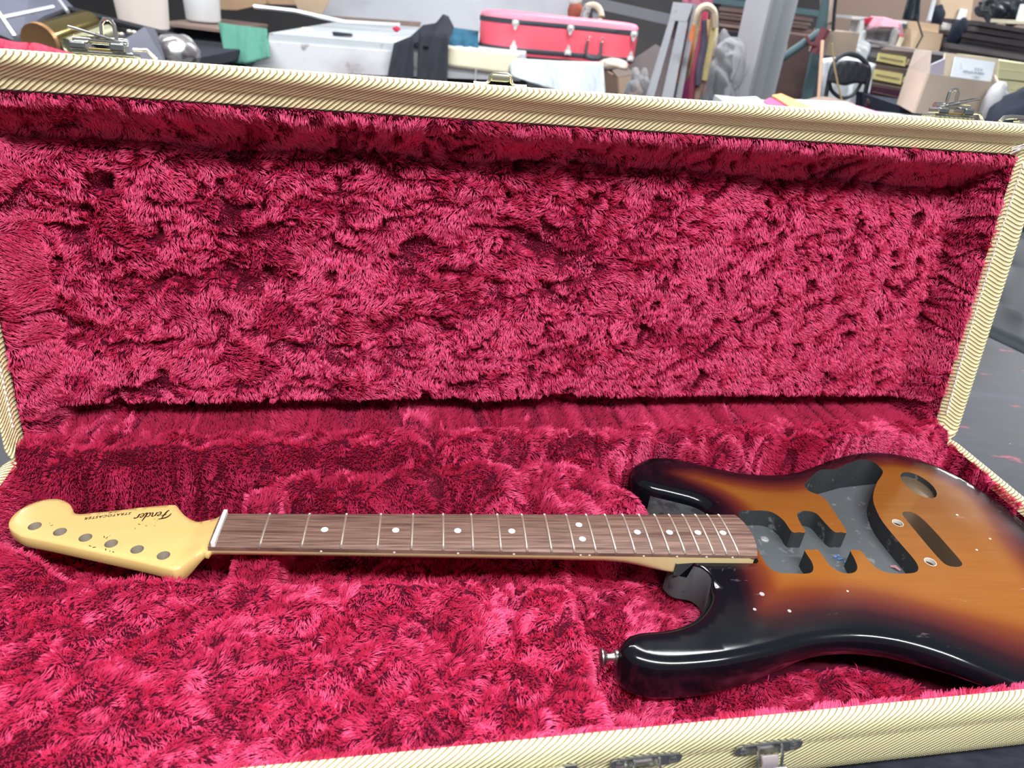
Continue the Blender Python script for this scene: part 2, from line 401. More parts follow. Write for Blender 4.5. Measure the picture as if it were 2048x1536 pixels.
def nap_field(u, v, seed, dirx, diry, calm=0.0):
    """crushed pile: direction of lean (unit, in the surface), amount of lean and length per strand"""
    wu = u + 0.010 * vnoise(u, v, 0.022, seed + 1) + 0.004 * vnoise(u, v, 0.007, seed + 2)
    wv = v + 0.010 * vnoise(u, v, 0.022, seed + 3) + 0.004 * vnoise(u, v, 0.007, seed + 4)
    big, offb, _ = cells(wu * 0.6, wv, 0.030, seed + 5)
    sm, offs, ds = cells(wu * 0.75, wv, 0.014, seed + 6)
    a0 = math.atan2(diry, dirx)
    ang = a0 + (1 - 0.55 * calm) * ((big[..., 0] - 0.5) * 2.6 + (sm[..., 0] - 0.5) * 0.8 + 0.6 * vnoise(u, v, 0.016, seed + 7))
    leanv = 0.86 + 0.18 * (sm[..., 1] - 0.5) + 0.16 * (big[..., 1] - 0.6) + 0.10 * vnoise(u, v, 0.02, seed + 8)
    return ang, leanv
def pile(name, P, U, Vv, parent, count, seed, diru, dirv, crease, patch, length=0.0058, keep=None, rad=0.00030, upright=None, calm=None):
    """a carpet of short strands on a gridded surface, every strand leaning with the crushed nap"""
    nu, nv = U.shape; r = np.random.default_rng(seed)
    A = P[:-1, :-1]; Bq = P[1:, :-1]; Dq = P[:-1, 1:]
    area = np.linalg.norm(np.cross(Bq - A, Dq - A), axis=-1)
    if keep is not None: area = area * keep[:-1, :-1]
    pr = area.ravel() / area.sum(); q = r.choice(len(pr), count, p=pr)
    i, j = np.unravel_index(q, area.shape); a = r.random(count); b = r.random(count)
    def lerp(G):
        G = G.reshape(nu, nv, -1); a_ = a[:, None]; b_ = b[:, None]
        return (G[i, j] * (1 - a_) + G[i + 1, j] * a_) * (1 - b_) + (G[i, j + 1] * (1 - a_) + G[i + 1, j + 1] * a_) * b_
    root = lerp(P); u = lerp(U)[:, 0]; v = lerp(Vv)[:, 0]
    tu = np.gradient(P, axis=0); tv = np.gradient(P, axis=1); nn = np.cross(tu, tv); nn /= np.linalg.norm(nn, axis=-1, keepdims=True) + 1e-12
    N = lerp(nn); N /= np.linalg.norm(N, axis=1, keepdims=True); Tu = lerp(tu); Tu -= N * (Tu * N).sum(1, keepdims=True); Tu /= np.linalg.norm(Tu, axis=1, keepdims=True) + 1e-12
    Tv = np.cross(N, Tu)
    hole = crease(u, v); ang, leanv = nap_field(u, v, seed * 31, diru, dirv, 0.0 if calm is None else calm(u, v))
    e_ = 0.0025; gu = crease(u + e_, v) - crease(u - e_, v); gv = crease(u, v + e_) - crease(u, v - e_)
    ax = np.cos(ang) - 1.6 * gu; ay = np.sin(ang) - 1.6 * gv; ang = np.arctan2(ay, ax)
    leanv = leanv - 0.50 * patch(u, v)
    if upright is not None: leanv = leanv - 0.42 * upright(u, v)
    ang = ang + r.normal(0, 0.16, count); leanv = np.clip(leanv - 0.15 * hole + r.normal(0, 0.05, count), 0.12, 0.985)
    L = length * (1 + r.normal(0, 0.12, count)) * (1 - 0.68 * hole)
    D = np.cos(ang)[:, None] * Tu + np.sin(ang)[:, None] * Tv
    up = np.sqrt(1 - leanv ** 2)
    d0 = N * 0.85 + D * 0.5; d0 /= np.linalg.norm(d0, axis=1, keepdims=True)
    d1 = D * leanv[:, None] + N * up[:, None]
    curl = np.cross(N, D) * r.normal(0, 0.12, count)[:, None]
    p0 = root; p1 = p0 + d0 * (L * 0.32)[:, None]; p2 = p1 + (d1 * 0.36 + curl * 0.15) * L[:, None]; p3 = p2 + (d1 * 0.36 + curl * 0.3 - N * 0.05) * L[:, None]
    pts = np.stack([p0, p1, p2, p3], 1).astype(np.float32)
    cu = bpy.data.hair_curves.new(name); cu.add_curves([4] * count)
    cu.attributes['position'].data.foreach_set('vector', pts.ravel())
    at_ = cu.attributes.get('radius') or cu.attributes.new('radius', 'FLOAT', 'POINT')
    at_.data.foreach_set('value', np.tile(np.array([1, 1.0, 0.85, 0.35], np.float32) * rad, count))
    cu.materials.append(PILE)
    o = bpy.data.objects.new(name, cu); C.objects.link(o); o.parent = parent
    return tag(o, kind='stuff')
# base lining
ux_ = np.linspace(-0.199, 0.8, 420); uy_ = np.linspace(-0.2185, 0.1335, 150)
BU, BV = np.meshgrid(ux_, uy_, indexing='ij'); BP = np.stack([BU, BV, base_height(BU, BV)], -1)
base_lining = grid_surface('base_lining', BU, BV, BP, guitar_case)
gx_, gy_ = c2g(BU, BV); bd_ = poly_dist(gx_.ravel(), gy_.ravel(), BODY).reshape(BU.shape)
pile('base_pile', BP, BU, BV, guitar_case, 300000, 1, 0.5, -0.85, base_crease, base_patch, keep=(bd_ < 0.010) * 1.0, upright=lambda x, y: np.maximum(sstep(0.02, 0.06, y) * sstep(0.35, 0.0, x), sstep(-0.004, 0.004, y + 0.036 + 0.1 * (x + 0.105)) * sstep(0.03, 0.02, y) * sstep(0.28, 0.25, x)))
# lid lining
lx_ = np.linspace(-0.2, 0.8, 420); lt_ = np.linspace(-0.012, 0.318, 185)
LU, LV = np.meshgrid(lx_, lt_, indexing='ij'); LP = lid(LU, LV, lid_depth(LU, LV))
lid_lining = grid_surface('lid_lining', LU, LV, LP, guitar_case)
pile('lid_pile', LP, LU, LV, guitar_case, 330000, 2, 0.45, -0.9, lid_crease, lid_patch, upright=lambda x, t: sstep(0.030, 0.024, t) + 0.8 * sstep(0.300, 0.312, t), calm=lambda x, t: sstep(0.30, 0.60, x))
# ------------------------------------------------------------------ the guitar
guitar = empty('electric_guitar', case_pt(0, 0, 0), ROT_GTR,
    'stripped sunburst electric guitar with empty pickup cavities and rosewood fretboard lying in the open case', 'electric guitar')
ZT, ZB = -0.0115, -0.0560
def tri2d(outline, holes, inner):
    """constrained triangulation of an outline with holes; returns points (first the outline, then the holes) and triangles"""
    pts = [Vector(p) for p in outline]; loops = [list(range(len(outline)))]
    for h in holes:
        loops.append(list(range(len(pts), len(pts) + len(h)))); pts += [Vector(p) for p in h]
    edges = [(l[i], l[(i + 1) % len(l)]) for l in loops for i in range(len(l))]
    pts += [Vector(p) for p in inner]
    v, e, f, ov, oe, of = geometry.delaunay_2d_cdt(pts, edges, [], 0, 1e-7)
    v = np.array([tuple(p) for p in v]); f = np.array(f)
    c = v[f].mean(1); keep = poly_dist(c[:, 0], c[:, 1], np.array(outline)) > 0
    for h in holes: keep &= poly_dist(c[:, 0], c[:, 1], np.array(h)) < 0
    mp = {}
    for k, o in enumerate(ov):
        for q in o: mp[q] = k
    return v, f[keep], [[mp[i] for i in l] for l in loops]
def wood_paint():
    n = NT('sunburst_lacquer'); at_ = n.n('Attribute', attribute_name='edge').outputs['Fac']
    ob = n.n('TexCoord').outputs['Object']
    g = n.noise(18, 4, vec=ob, stretch=(0.6, 9, 1)); fine = n.noise(60, 3, vec=ob, stretch=(0.5, 12, 1))
    amber = n.mix(g, (0.200, 0.066, 0.011), (0.265, 0.100, 0.018)); amber = n.mix(n.math('MULTIPLY', fine, 0.35), amber, (0.15, 0.045, 0.008))
    e = n.math('ADD', at_, n.math('MULTIPLY', n.math('SUBTRACT', n.noise(14, 3, vec=ob), 0.5), 0.10))
    c = n.t.nodes.new('ShaderNodeValToRGB'); n.t.links.new(e, c.inputs[0]); el = c.color_ramp.elements
    while len(el) < 5: el.new(0.5)
    for k, (p, col) in enumerate(((0.17, (0.0030, 0.0036, 0.0060)), (0.36, (0.018, 0.0045, 0.007)), (0.55, (0.075, 0.013, 0.010)), (0.78, (0.150, 0.036, 0.009)), (1.0, (0.20, 0.066, 0.011)))):
        el[k].position = p; el[k].color = col + (1,)
    base = n.mix(n.ramp(e, [(0.72, 0.0), (1.0, 1.0)]), c.outputs[0], amber)
    # rubbed haze and scratches in the lacquer
    haze = n.ramp(n.noise(11, 5, vec=ob), [(0.45, 0.0), (0.75, 1.0)])
    scr = n.ramp(n.noise(55, 6, vec=ob, stretch=(0.5, 2.2, 1), rough=0.7), [(0.66, 0.0), (0.72, 1.0)])
    chip = n.ramp(n.noise(120, 2, vec=ob), [(0.835, 0.0), (0.85, 1.0)])
    base = n.mix(n.math('MULTIPLY', scr, 0.16), base, (0.30, 0.25, 0.27)); base = n.mix(n.math('MULTIPLY', chip, 0.5), base, (0.5, 0.44, 0.35))
    r = n.math('ADD', n.math('ADD', 0.11, n.math('MULTIPLY', haze, 0.10)), n.math('MULTIPLY', scr, 0.25))
    return n.out(base=base, rough=r, spec=0.42)
LACQ = wood_paint()
SHIELD = speckled('shielding_paint', (0.030, 0.035, 0.038), (0.20, 0.20, 0.20), 0.75, 70, 0.60)
SHIELD2 = speckled('shielding_paint_dusty', (0.066, 0.074, 0.080), (0.15, 0.16, 0.165), 0.8, 110, 0.60)
def mm(P): return np.array(P, float) / 1000
def sm(P, n=3): return np.array([tuple(q)[:2] for q in catmull([(x, y, 0) for x, y in P], n)]) / 1000
CAV_A = [(482,20),(482,38),(486,44),(500,45),(513,45),(521,41),(526,30),(527,14),(534,13.5),(541,14),(542,30),(545,41),(552,45),(560,45),(566,41),(568,28),(571,14.5),(578,14),(584,14),(586,34),(587,62),(584,71),(577,76),(574,81)]
CAV_B = [(576,90),(584,98),(600,112),(610,117),(625,118),(640,126),(655,133),(668,138),(677,136),(681,129),(681,116),(673,106),(662,95),(650,80)]
CAV_C = [(641,66),(635,50),(631,30),(631,2),(632,-24),(629,-35),(623,-40),(614,-41.5),(600,-41.5),(592,-39),(587,-33),(585,-20),(584,-12),(579,-11),(574,-12),(572,-24),(569,-34),(563,-40),(555,-41.5),(548,-39),(543,-30),(542,-12),(535,-11),(528,-12),(528,-26),(525,-36),(518,-41.5),(500,-41.5),(489,-40),(483,-33),(482,-17)]
cav = np.concatenate([sm(CAV_A + CAV_B + CAV_C, 3)])
slot = sm([(659,38),(661,44),(666,46.5),(673,45),(677,38),(679,20),(679,-10),(678.5,-26),(675,-31.5),(668,-33),(661,-31),(658.5,-24),(658,-5),(658.5,20)], 3)
jack = mm([(709 + 16 * math.cos(t), 92 + 23 * math.sin(t)) for t in np.linspace(0, 2 * math.pi, 40, endpoint=False)])
studs = [mm([(646.5 + 5.2 * math.cos(t), y + 5.2 * math.sin(t)) for t in np.linspace(0, 2 * math.pi, 20, endpoint=False)]) for y in (28.5, -26.5)]
pocket = mm([(398.6,28.4),(398.6,-28.4),(415,-28.6),(440,-28.8),(474,-29),(476.5,-26.5),(477.5,0),(476.5,26.5),(474,29),(440,28.8),(415,28.6)])
PK_Z = -0.0275
def body_mesh():
    holes = [cav, slot, jack] + studs + [pocket]
    gx, gy = np.meshgrid(np.arange(0.318, 0.80, 0.0055), np.arange(-0.166, 0.164, 0.0055), indexing='ij')
    gx = gx + 0.0027 * (np.arange(gx.shape[1]) % 2)[None, :]
    q = np.stack([gx.ravel(), gy.ravel()], -1); d = poly_dist(q[:, 0], q[:, 1], BODY)
    ok = d > 0.0135
    for h in holes: ok &= poly_dist(q[:, 0], q[:, 1], h) < -0.002
    q = q[ok]
    # rings along the rim for the round-over
    T = np.roll(BODY, -1, 0) - np.roll(BODY, 1, 0); T /= np.linalg.norm(T, axis=1, keepdims=True); Nn = np.stack([-T[:, 1], T[:, 0]], -1)
    tst = BODY + Nn * 0.002; sgn = 1 if np.median(poly_dist(tst[:, 0], tst[:, 1], BODY)) > 0 else -1
    rings = []
    for dd in (0.0007, 0.0022, 0.0045, 0.0075, 0.011):
        R = BODY + sgn * Nn * dd; g = np.abs(poly_dist(R[:, 0], R[:, 1], BODY) - dd) < 0.0003
        for h in holes: g &= poly_dist(R[:, 0], R[:, 1], h) < -0.0006
        rings.append(R[g])
    inner = np.concatenate([q] + rings)
    v, f, L = tri2d(BODY, holes, inner)
    d = np.maximum(poly_dist(v[:, 0], v[:, 1], BODY), 0); d[L[0]] = 0
    x, y = v[:, 0], v[:, 1]
    R = 0.0115 * (1 - 0.85 * sstep(0.062, 0.045, np.hypot((x - 0.415) * 0.9, y * 0.95)))
    dd = np.minimum(d, R); drop = R - np.sqrt(np.maximum(R * R - (R - dd) ** 2, 0))
    arm = 0.015 * sstep(0.088, 0.165, -y) * sstep(0.56, 0.66, x) * sstep(0.83, 0.74, x)
    z = ZT - drop - arm
    heel = (x < 0.4155) & (np.abs(y) < 0.0312); heel[[i for l in L[1:] for i in l]] = False
    z = np.where(heel & (d < 0.004), PK_Z - 0.0003, z)
    nv = len(v); top = np.c_[v, z]
    V = [top]; F = [tuple(t) for t in f]; MI = [0] * len(F)
    # bottom: outline only, with round-over
    belly = 0.018 * sstep(0.40, 0.50, BODY[:, 0]) * sstep(0.73, 0.60, BODY[:, 0]) * sstep(-0.07, -0.105, BODY[:, 1])
    zb = ZB + R[L[0]] + belly; O = L[0]; n = len(O); off = nv
    ringsb = []
    for k in range(0, 6):
        a = math.pi / 2 * k / 5; P = BODY + (sgn * Nn) * (R[O] * (1 - math.cos(a)))[:, None]
        ringsb.append(np.c_[P, zb - R[O] * math.sin(a)])
    for r in ringsb: V.append(r)
    idx = [O] + [list(range(off + n * k, off + n * (k + 1))) for k in range(6)]
    ccw = np.sum(BODY[:, 0] * np.roll(BODY[:, 1], -1) - np.roll(BODY[:, 0], -1) * BODY[:, 1]) > 0
    for a, b in zip(idx, idx[1:]):
        for k in range(n):
            j = (k + 1) % n; qd = (a[k], b[k], b[j], a[j]); F.append(qd if ccw else qd[::-1]); px_, py_ = BODY[k]
            MI.append(4 if ((px_ > 0.393 and -0.075 < py_ < -0.018 and px_ < 0.43) or (0.015 < py_ < 0.080 and px_ < 0.462)) else 0)
    F.append(tuple(idx[-1][::-1] if ccw else idx[-1])); MI.append(0)
    tot = off + n * 6
    def sink(loop, zfl, mi_wall, mi_floor, floor=True):
        nonlocal tot
        P = v[loop]; zz = np.broadcast_to(np.asarray(zfl, float), (len(loop),))
        V.append(np.c_[P, zz]); b = list(range(tot, tot + len(loop))); tot += len(loop)
        for k in range(len(loop)):
            j = (k + 1) % len(loop); F.append((loop[k], loop[j], b[j], b[k])); MI.append(mi_wall)
        if floor:
            vv, ff, _ = tri2d(P, [], []); m = {tuple(np.round(p, 6)): b[k] for k, p in enumerate(P)}
            for t in ff:
                try: F.append(tuple(m[tuple(np.round(vv[i], 6))] for i in t)); MI.append(mi_floor)
                except KeyError: pass
        return b
    P = v[L[1]]; deep = (P[:, 1] > 0.0945 + 0.28 * (P[:, 0] - 0.60)) & (P[:, 1] > 0.05)
    zc = np.where(deep, -0.050, -0.0310)
    b = sink(L[1], zc, 1, 2, False)
    # two floors with a ledge between the pickup routes and the control cavity
    nL = len(b); st = [k for k in range(nL) if deep[k] and not deep[k - 1]][0]
    order = [(st + k) % nL for k in range(nL)]; D = [k for k in order if deep[k]]; S = [k for k in order if not deep[k]]
    def fill(ids, extra, z, mi):
        nonlocal tot
        Q = np.concatenate([P[ids], np.array(extra)]) ; base = tot; V.append(np.c_[Q[len(ids):], np.full(len(extra), z)]); tot += len(extra)
        real = [b[k] for k in ids] + list(range(base, base + len(extra)))
        vv, ff, lp = tri2d(Q, [], []); m = {l: real[k] for k, l in enumerate(lp[0])}
        for t in ff:
            if all(int(i) in m for i in t): F.append(tuple(m[int(i)] for i in t)); MI.append(mi)
        return list(range(base, base + len(extra)))
    A0, A1 = P[D[-1]], P[S[0]]; B0, B1 = P[S[-1]], P[D[0]]
    e0, e1 = (A0 + A1) / 2, (B0 + B1) / 2; mid = (e0 + e1) / 2 + np.array([0.004, 0.006])
    c1 = fill(D, [e0, mid, e1], -0.050, 1); c2 = fill(S, [e1, mid, e0], -0.031, 2)
    F.append((c1[0], c1[1], c2[1], c2[2])); MI.append(1); F.append((c1[1], c1[2], c2[0], c2[1])); MI.append(1)
    sink(L[2], ZB + 0.004, 3, 1)
    sink(L[3], -0.0175, 1, 5)
    for l in L[4:6]: sink(l, -0.030, 3, 3)
    sink(L[6], PK_Z, 1, 2)
    V = np.concatenate(V)
    o = mesh_obj('body', V, F, [LACQ, SHIELD, SHIELD2, plain('bare_recess', (0.16, 0.11, 0.07), 0.5), speckled('dusty_black_wall', (0.080, 0.084, 0.090), (0.035, 0.036, 0.040), 0.8, 60, 0.58), plain('satin_recess_floor', (0.20, 0.15, 0.10), 0.32, 0.6, 0.2, 20)], guitar, True, None, MI)
    edge_split(o, 0.75)
    # colour of the burst: distance to the rim (paint, not light)
    dv = np.maximum(poly_dist(V[:, 0], V[:, 1], BODY), 0)
    sideness = sstep(-0.02, 0.09, V[:, 1]); wid = 0.075 - 0.031 * sideness
    horn = sstep(0.47, 0.40, V[:, 0]) * 0.5
    e = dv / wid - horn
    e = np.where(V[:, 2] < -0.0305 + 0.006 * (V[:, 1] < -0.1), np.minimum(e, 0.1), e)
    at_ = o.data.attributes.new('edge', 'FLOAT', 'POINT'); at_.data.foreach_set('value', np.clip(e, 0, 1.05).astype(np.float32))
    return o
body = body_mesh()
# fittings left on the body
WHITE_LIP = plain('bare_bushing_lip', (0.66, 0.62, 0.56), 0.5)
for y in (0.0285, -0.0265):
    MB().lathe([(0.0050, -0.004), (0.0050, 0.0001), (0.0053, 0.0002), (0.0055, 0.0001), (0.0055, -0.0006), (0.0050, -0.004)], (0.6465, y, ZT), 20, cap=False).build('bushing_lip', WHITE_LIP, body, True)
sb = MB(); rr = Matrix.Rotation(-math.pi / 2, 3, 'Y')
sb.lathe([(0.0062, 0.0), (0.0064, 0.0022), (0.0040, 0.0030), (0.0031, 0.0060), (0.0030, 0.0085), (0.0062, 0.0108), (0.0072, 0.0125), (0.0070, 0.0134), (0.0040, 0.0140), (0.001, 0.0138)], (0.3285, -0.1130, -0.0315), 20, rr)
sb.build('strap_button', plain('worn_nickel', (0.42, 0.42, 0.40), 0.35, 1.0), body, True)
for k, (x, y, r) in enumerate(((0.4635, -0.066, 0.0024), (0.4500, -0.0830, 0.0016), (0.4800, -0.0850, 0.0018), (0.7210, 0.0420, 0.0014), (0.7060, -0.0100, 0.0012), (0.7320, 0.0060, 0.0012), (0.5440, -0.0630, 0.0010))):
    MB().lathe([(r, -0.0004), (r * 0.9, 0.00015), (r * 0.2, 0.00020)], (x, y, ZT), 12).build('lacquer_chip', plain('chip_grey', (0.30, 0.28, 0.28) if k < 3 else (0.75, 0.66, 0.52), 0.5), body, True)
fl = MB()
for (x, y, a, l) in ((0.5535, -0.021, 0.4, 0.004), (0.557, -0.024, 0.2, 0.006), (0.5600, -0.028, 0.9, 0.003), (0.5625, -0.031, 0.3, 0.005), (0.5575, -0.019, 1.2, 0.002), (0.564, -0.034, 0.5, 0.004)):
    fl.box((x + 0.0175, y + 0.021, -0.0306), (l, 0.0018, 0.0006), Matrix.Rotation(a, 3, 'Z'))
fl.build('paint_fleck', plain('blue_paint', (0.05, 0.16, 0.42), 0.6), body)
MB().tube([(0.6210, -0.0130, -0.0306), (0.6240, -0.0150, -0.0290), (0.6275, -0.0190, -0.0300)], [0.0012, 0.0018, 0.0012], 6).build('wire_stub', plain('wire_stub', (0.32, 0.15, 0.17), 0.7), body, True)
MB().lathe([(0.0045, 0), (0.0042, 0.0012), (0.003, 0.0016), (0.001, 0.0013)], (0.5085, 0.024, -0.0309), 14).build('screw', plain('old_screw', (0.45, 0.45, 0.46), 0.4, 0.7), body, True)

# ---- neck
def nw(x): return 0.042 + (0.056 - 0.042) * x / 0.46
MAPLE_N = NT('aged_maple')
_o = MAPLE_N.n('TexCoord').outputs['Object']
_c = MAPLE_N.mix(MAPLE_N.noise(10, 4, vec=_o, stretch=(1, 8, 1)), (0.66, 0.44, 0.150), (0.76, 0.54, 0.22))
_c = MAPLE_N.mix(MAPLE_N.ramp(MAPLE_N.noise(70, 3, vec=_o, stretch=(0.7, 1.5, 1)), [(0.72, 0.0), (0.79, 0.5)]), _c, (0.24, 0.13, 0.05))
MAPLE = MAPLE_N.out(base=_c, rough=0.27, spec=0.4, coat=0.25)
PALE_N = NT('maple_neck_back'); _o = PALE_N.n('TexCoord').outputs['Object']
PALE = PALE_N.out(base=PALE_N.mix(PALE_N.noise(12, 4, vec=_o, stretch=(1, 10, 4)), (0.60, 0.45, 0.21), (0.70, 0.56, 0.30)), rough=0.35)
def neck_mesh():
    # sections of the shaft: x, half width, underside depth, squareness
    X = [-0.026, -0.021, -0.016, -0.011, -0.006, 0.0, 0.01, 0.03, 0.08, 0.15, 0.22, 0.29, 0.335, 0.352, 0.366, 0.378, 0.39, 0.40, 0.43, 0.466, 0.472]
    Dp = [0.0258, 0.0250, 0.0238, 0.0222, 0.0210, 0.0208, 0.0208, 0.0205, 0.0208, 0.0214, 0.0220, 0.0226, 0.0230, 0.0237, 0.0250, 0.0264, 0.0271, 0.0273, 0.0273, 0.0273, 0.0273]
    E = [5.0, 3.6, 2.8, 2.4, 2.1, 2.0, 2.0, 2.0, 2.0, 2.0, 2.0, 2.0, 2.1, 2.4, 3.2, 4.6, 8, 14, 16, 16, 16]
    K = 20; V = []; F = []
    for x, d, e in zip(X, Dp, E):
        h = nw(max(x, 0)) / 2 - 0.0001; zt = -0.0062 - 0.0072 * float(sstep(-0.004, -0.026, x))
        hn = hf = h
        if x < 0:
            zt -= 0.0009; hn = float(np.interp(x, [-0.026, -0.021, -0.016, -0.011, -0.006, 0], [0.0328, 0.0266, 0.0222, 0.0211, 0.0209, h])); hf = float(np.interp(x, [-0.026, -0.006, 0], [0.0226, 0.0208, h]))
        if x > 0.468: hn -= 0.002; hf -= 0.002
        for k in range(K + 1):
            t = math.pi * k / K; cy, sy = math.cos(t), math.sin(t)
            V.append((x, -(hn if cy > 0 else hf) * math.copysign(abs(cy) ** (2 / e), cy), zt - (d + zt) * abs(sy) ** (2 / e)))
        V.append((x, 0, zt))
    n = K + 2
    for i in range(len(X) - 1):
        for k in range(n): a = i * n + k; b = i * n + (k + 1) % n; F.append((a, b, b + n, a + n))
    F.append(tuple(range(n - 1, -1, -1))); F.append(tuple(range((len(X) - 1) * n, len(X) * n)))
    return mesh_obj('neck', V, F, PALE, guitar, True)
neck = neck_mesh(); edge_split(neck, 0.8)
HS = [(-4,-20.9),(-9,-21.2),(-14,-22.9),(-19,-27.3),(-24,-32.8),(-28.5,-35.2),(-34,-33.7),(-58,-26),(-92,-16),(-137,-3),(-160,3.2),(-170,8.5),(-177.5,14.5),(-181.5,22),(-182,31),(-179,40),(-173,47),(-165,51.5),(-157,52.3),(-150,50),(-143,45),(-138.5,39),(-135.5,34.5),(-130.5,32),(-122,33),(-102,37),(-82,41.5),(-63,45),(-54,45.6),(-51,44),(-48,40),(-42,33),(-35,27),(-28,23.3),(-21,22),(-12,21.2),(-4,20.8)]
def headstock_mesh():
    O = np.array([tuple(p)[:2] for p in catmull([(x, y, 0) for x, y in HS], 4)]) / 1000
    O = np.array([O[i] for i in range(len(O)) if np.linalg.norm(O[i] - O[i - 1]) > 1e-5])
    holes = [np.array([(x + 0.0052 * math.cos(t), y + 0.0052 * math.sin(t)) for t in np.linspace(0, 2 * math.pi, 22, endpoint=False)]) for x, y in [(-0.158 + 0.0232 * k, 0.0150 - 0.0070 * k) for k in range(6)]]
    gx, gy = np.meshgrid(np.arange(-0.182, -0.004, 0.004), np.arange(-0.036, 0.054, 0.004), indexing='ij'); q = np.stack([gx.ravel(), gy.ravel()], -1)
    ok = poly_dist(q[:, 0], q[:, 1], O) > 0.0025
    for h in holes: ok &= poly_dist(q[:, 0], q[:, 1], h) < -0.0012
    q = q[ok]; v, f, L = tri2d(O, holes, q)
    def zt(x, y): return -0.0130 + 0.0063 * sstep(-0.030, -0.005, x) + 0.0 * y
    def zb(x): return -0.0262 + 0.0135 * sstep(-0.024, -0.004, x) - 0.0015 * np.exp(-((x + 0.022) / 0.012) ** 2)
    top = np.c_[v, zt(v[:, 0], v[:, 1])]; top[L[0], 2] -= 0.0007; bot = np.c_[v, zb(v[:, 0])]; n = len(v)
    # a small round-over: outline slightly outside one step below the face
    T = np.roll(O, -1, 0) - np.roll(O, 1, 0); T /= np.linalg.norm(T, axis=1, keepdims=True); Nn = np.stack([T[:, 1], -T[:, 0]], -1)
    tst = O + Nn * 0.001
    if np.median(poly_dist(tst[:, 0], tst[:, 1], O)) > 0: Nn = -Nn
    lip = np.c_[O + Nn * 0.0009, zt(O[:, 0], O[:, 1]) - 0.0022]; lip2 = np.c_[O + Nn * 0.0009, zb(O[:, 0]) + 0.0015]
    V = np.concatenate([top, bot, lip, lip2]); m = len(O)
    F = [tuple(t) for t in f] + [tuple(n + i for i in t[::-1]) for t in f]
    a = L[0]; b = list(range(2 * n, 2 * n + m)); c = list(range(2 * n + m, 2 * n + 2 * m)); d = [n + i for i in L[0]]
    for r, s in ((a, b), (b, c), (c, d)):
        for k in range(m): j = (k + 1) % m; F.append((r[k], s[k], s[j], r[j]))
    for l in L[1:]:
        for k in range(len(l)): j = (k + 1) % len(l); F.append((l[k], l[j], n + l[j], n + l[k]))
    MI = [0] * len(F)
    nh = sum(len(l) for l in L[1:])
    for k in range(len(F) - nh, len(F)): MI[k] = 1
    o = mesh_obj('headstock', V, F, [MAPLE, plain('tuner_hole_wood', (0.36, 0.31, 0.24), 0.6)], guitar, True, None, MI)
    bm = bmesh.new(); bm.from_mesh(o.data); bmesh.ops.recalc_face_normals(bm, faces=bm.faces); bm.to_mesh(o.data); bm.free()
    edge_split(o, 0.9); return o
headstock = headstock_mesh()
RW = NT('rosewood'); _o = RW.n('TexCoord').outputs['Object']
_f = RW.noise(45, 5, vec=_o, stretch=(0.35, 10, 1), rough=0.65); _g = RW.noise(14, 3, vec=_o, stretch=(0.25, 9, 1))
_c = RW.mix(RW.ramp(_f, [(0.3, 0.0), (0.7, 1.0)]), (0.060, 0.028, 0.022), (0.27, 0.165, 0.125)); _c = RW.mix(RW.ramp(_g, [(0.56, 0.0), (0.68, 0.8)]), _c, (0.065, 0.026, 0.018))
ROSE = RW.out(base=_c, rough=0.5, spec=0.3, bump=_f, bump_d=0.0004, bump_s=0.5)
def camber(y): return -(y * y) / (2 * 0.241)
def fretboard_mesh():
    X = np.r_[np.linspace(-0.0052, 0.466, 30), 0.4765]; K = 12; V = []; F = []
    for x in X:
        h = nw(max(x, 0)) / 2
        for k in range(K + 1):
            y = -h + 2 * h * k / K; xx = x
            if x > 0.47: xx = x - 0.004 + 0.004 * (1 - (y / h) ** 2) * 1.3
            V.append((xx, y, camber(y) - 0.0011 - (0.0004 if k in (0, K) else 0)))
        V.append((V[-1][0], h, -0.0064)); V.append((V[-K - 2][0], -h, -0.0064))
    n = K + 3
    for i in range(len(X) - 1):
        for k in range(n): a = i * n + k; b = i * n + (k + 1) % n; F.append((a, a + n, b + n, b))
    F.append(tuple(range(n))); F.append(tuple(range((len(X) - 1) * n, len(X) * n))[::-1])
    o = mesh_obj('fretboard', V, F, ROSE, guitar, True); edge_split(o, 0.5); return o
fretboard = fretboard_mesh()
FRETM = plain('fret_wire', (0.74, 0.72, 0.62), 0.42, 0.85, 0.08, 60)
def fx(n): return 0.648 * (1 - 2 ** (-n / 12))
for n in range(1, 22):
    x = fx(n); h = nw(x) / 2; V = []; F = []; K = 10; prof = [(-0.0012, -0.0002), (-0.0010, 0.0006), (-0.0004, 0.00105), (0.0004, 0.00105), (0.0010, 0.0006), (0.0012, -0.0002)]
    for k in range(K + 1):
        y = -h + 2 * h * k / K; s = 0.5 if k in (0, K) else 1
        for a, b in prof: V.append((x + a, y, camber(y) - 0.0011 + b * s))
    m = len(prof)
    for k in range(K):
        for i in range(m): a = k * m + i; b = k * m + (i + 1) % m; F.append((a, b, b + m, a + m))
    F.append(tuple(range(m))); F.append(tuple(range(K * m, K * m + m))[::-1])
    V += [(x - 0.0004, -h - 0.0003, -0.0042), (x + 0.0004, -h - 0.0003, -0.0042), (x + 0.0004, -h - 0.0003, -0.0012), (x - 0.0004, -h - 0.0003, -0.0012), (x - 0.0004, -h + 0.001, -0.0042), (x + 0.0004, -h + 0.001, -0.0042)]
    b = len(V) - 6; F.append((b, b + 1, b + 2, b + 3))
    mesh_obj('fret', V, F, FRETM, fretboard, True)
PEARL = plain('pearl_dot', (0.72, 0.76, 0.80), 0.25, 0, 0.12, 150)
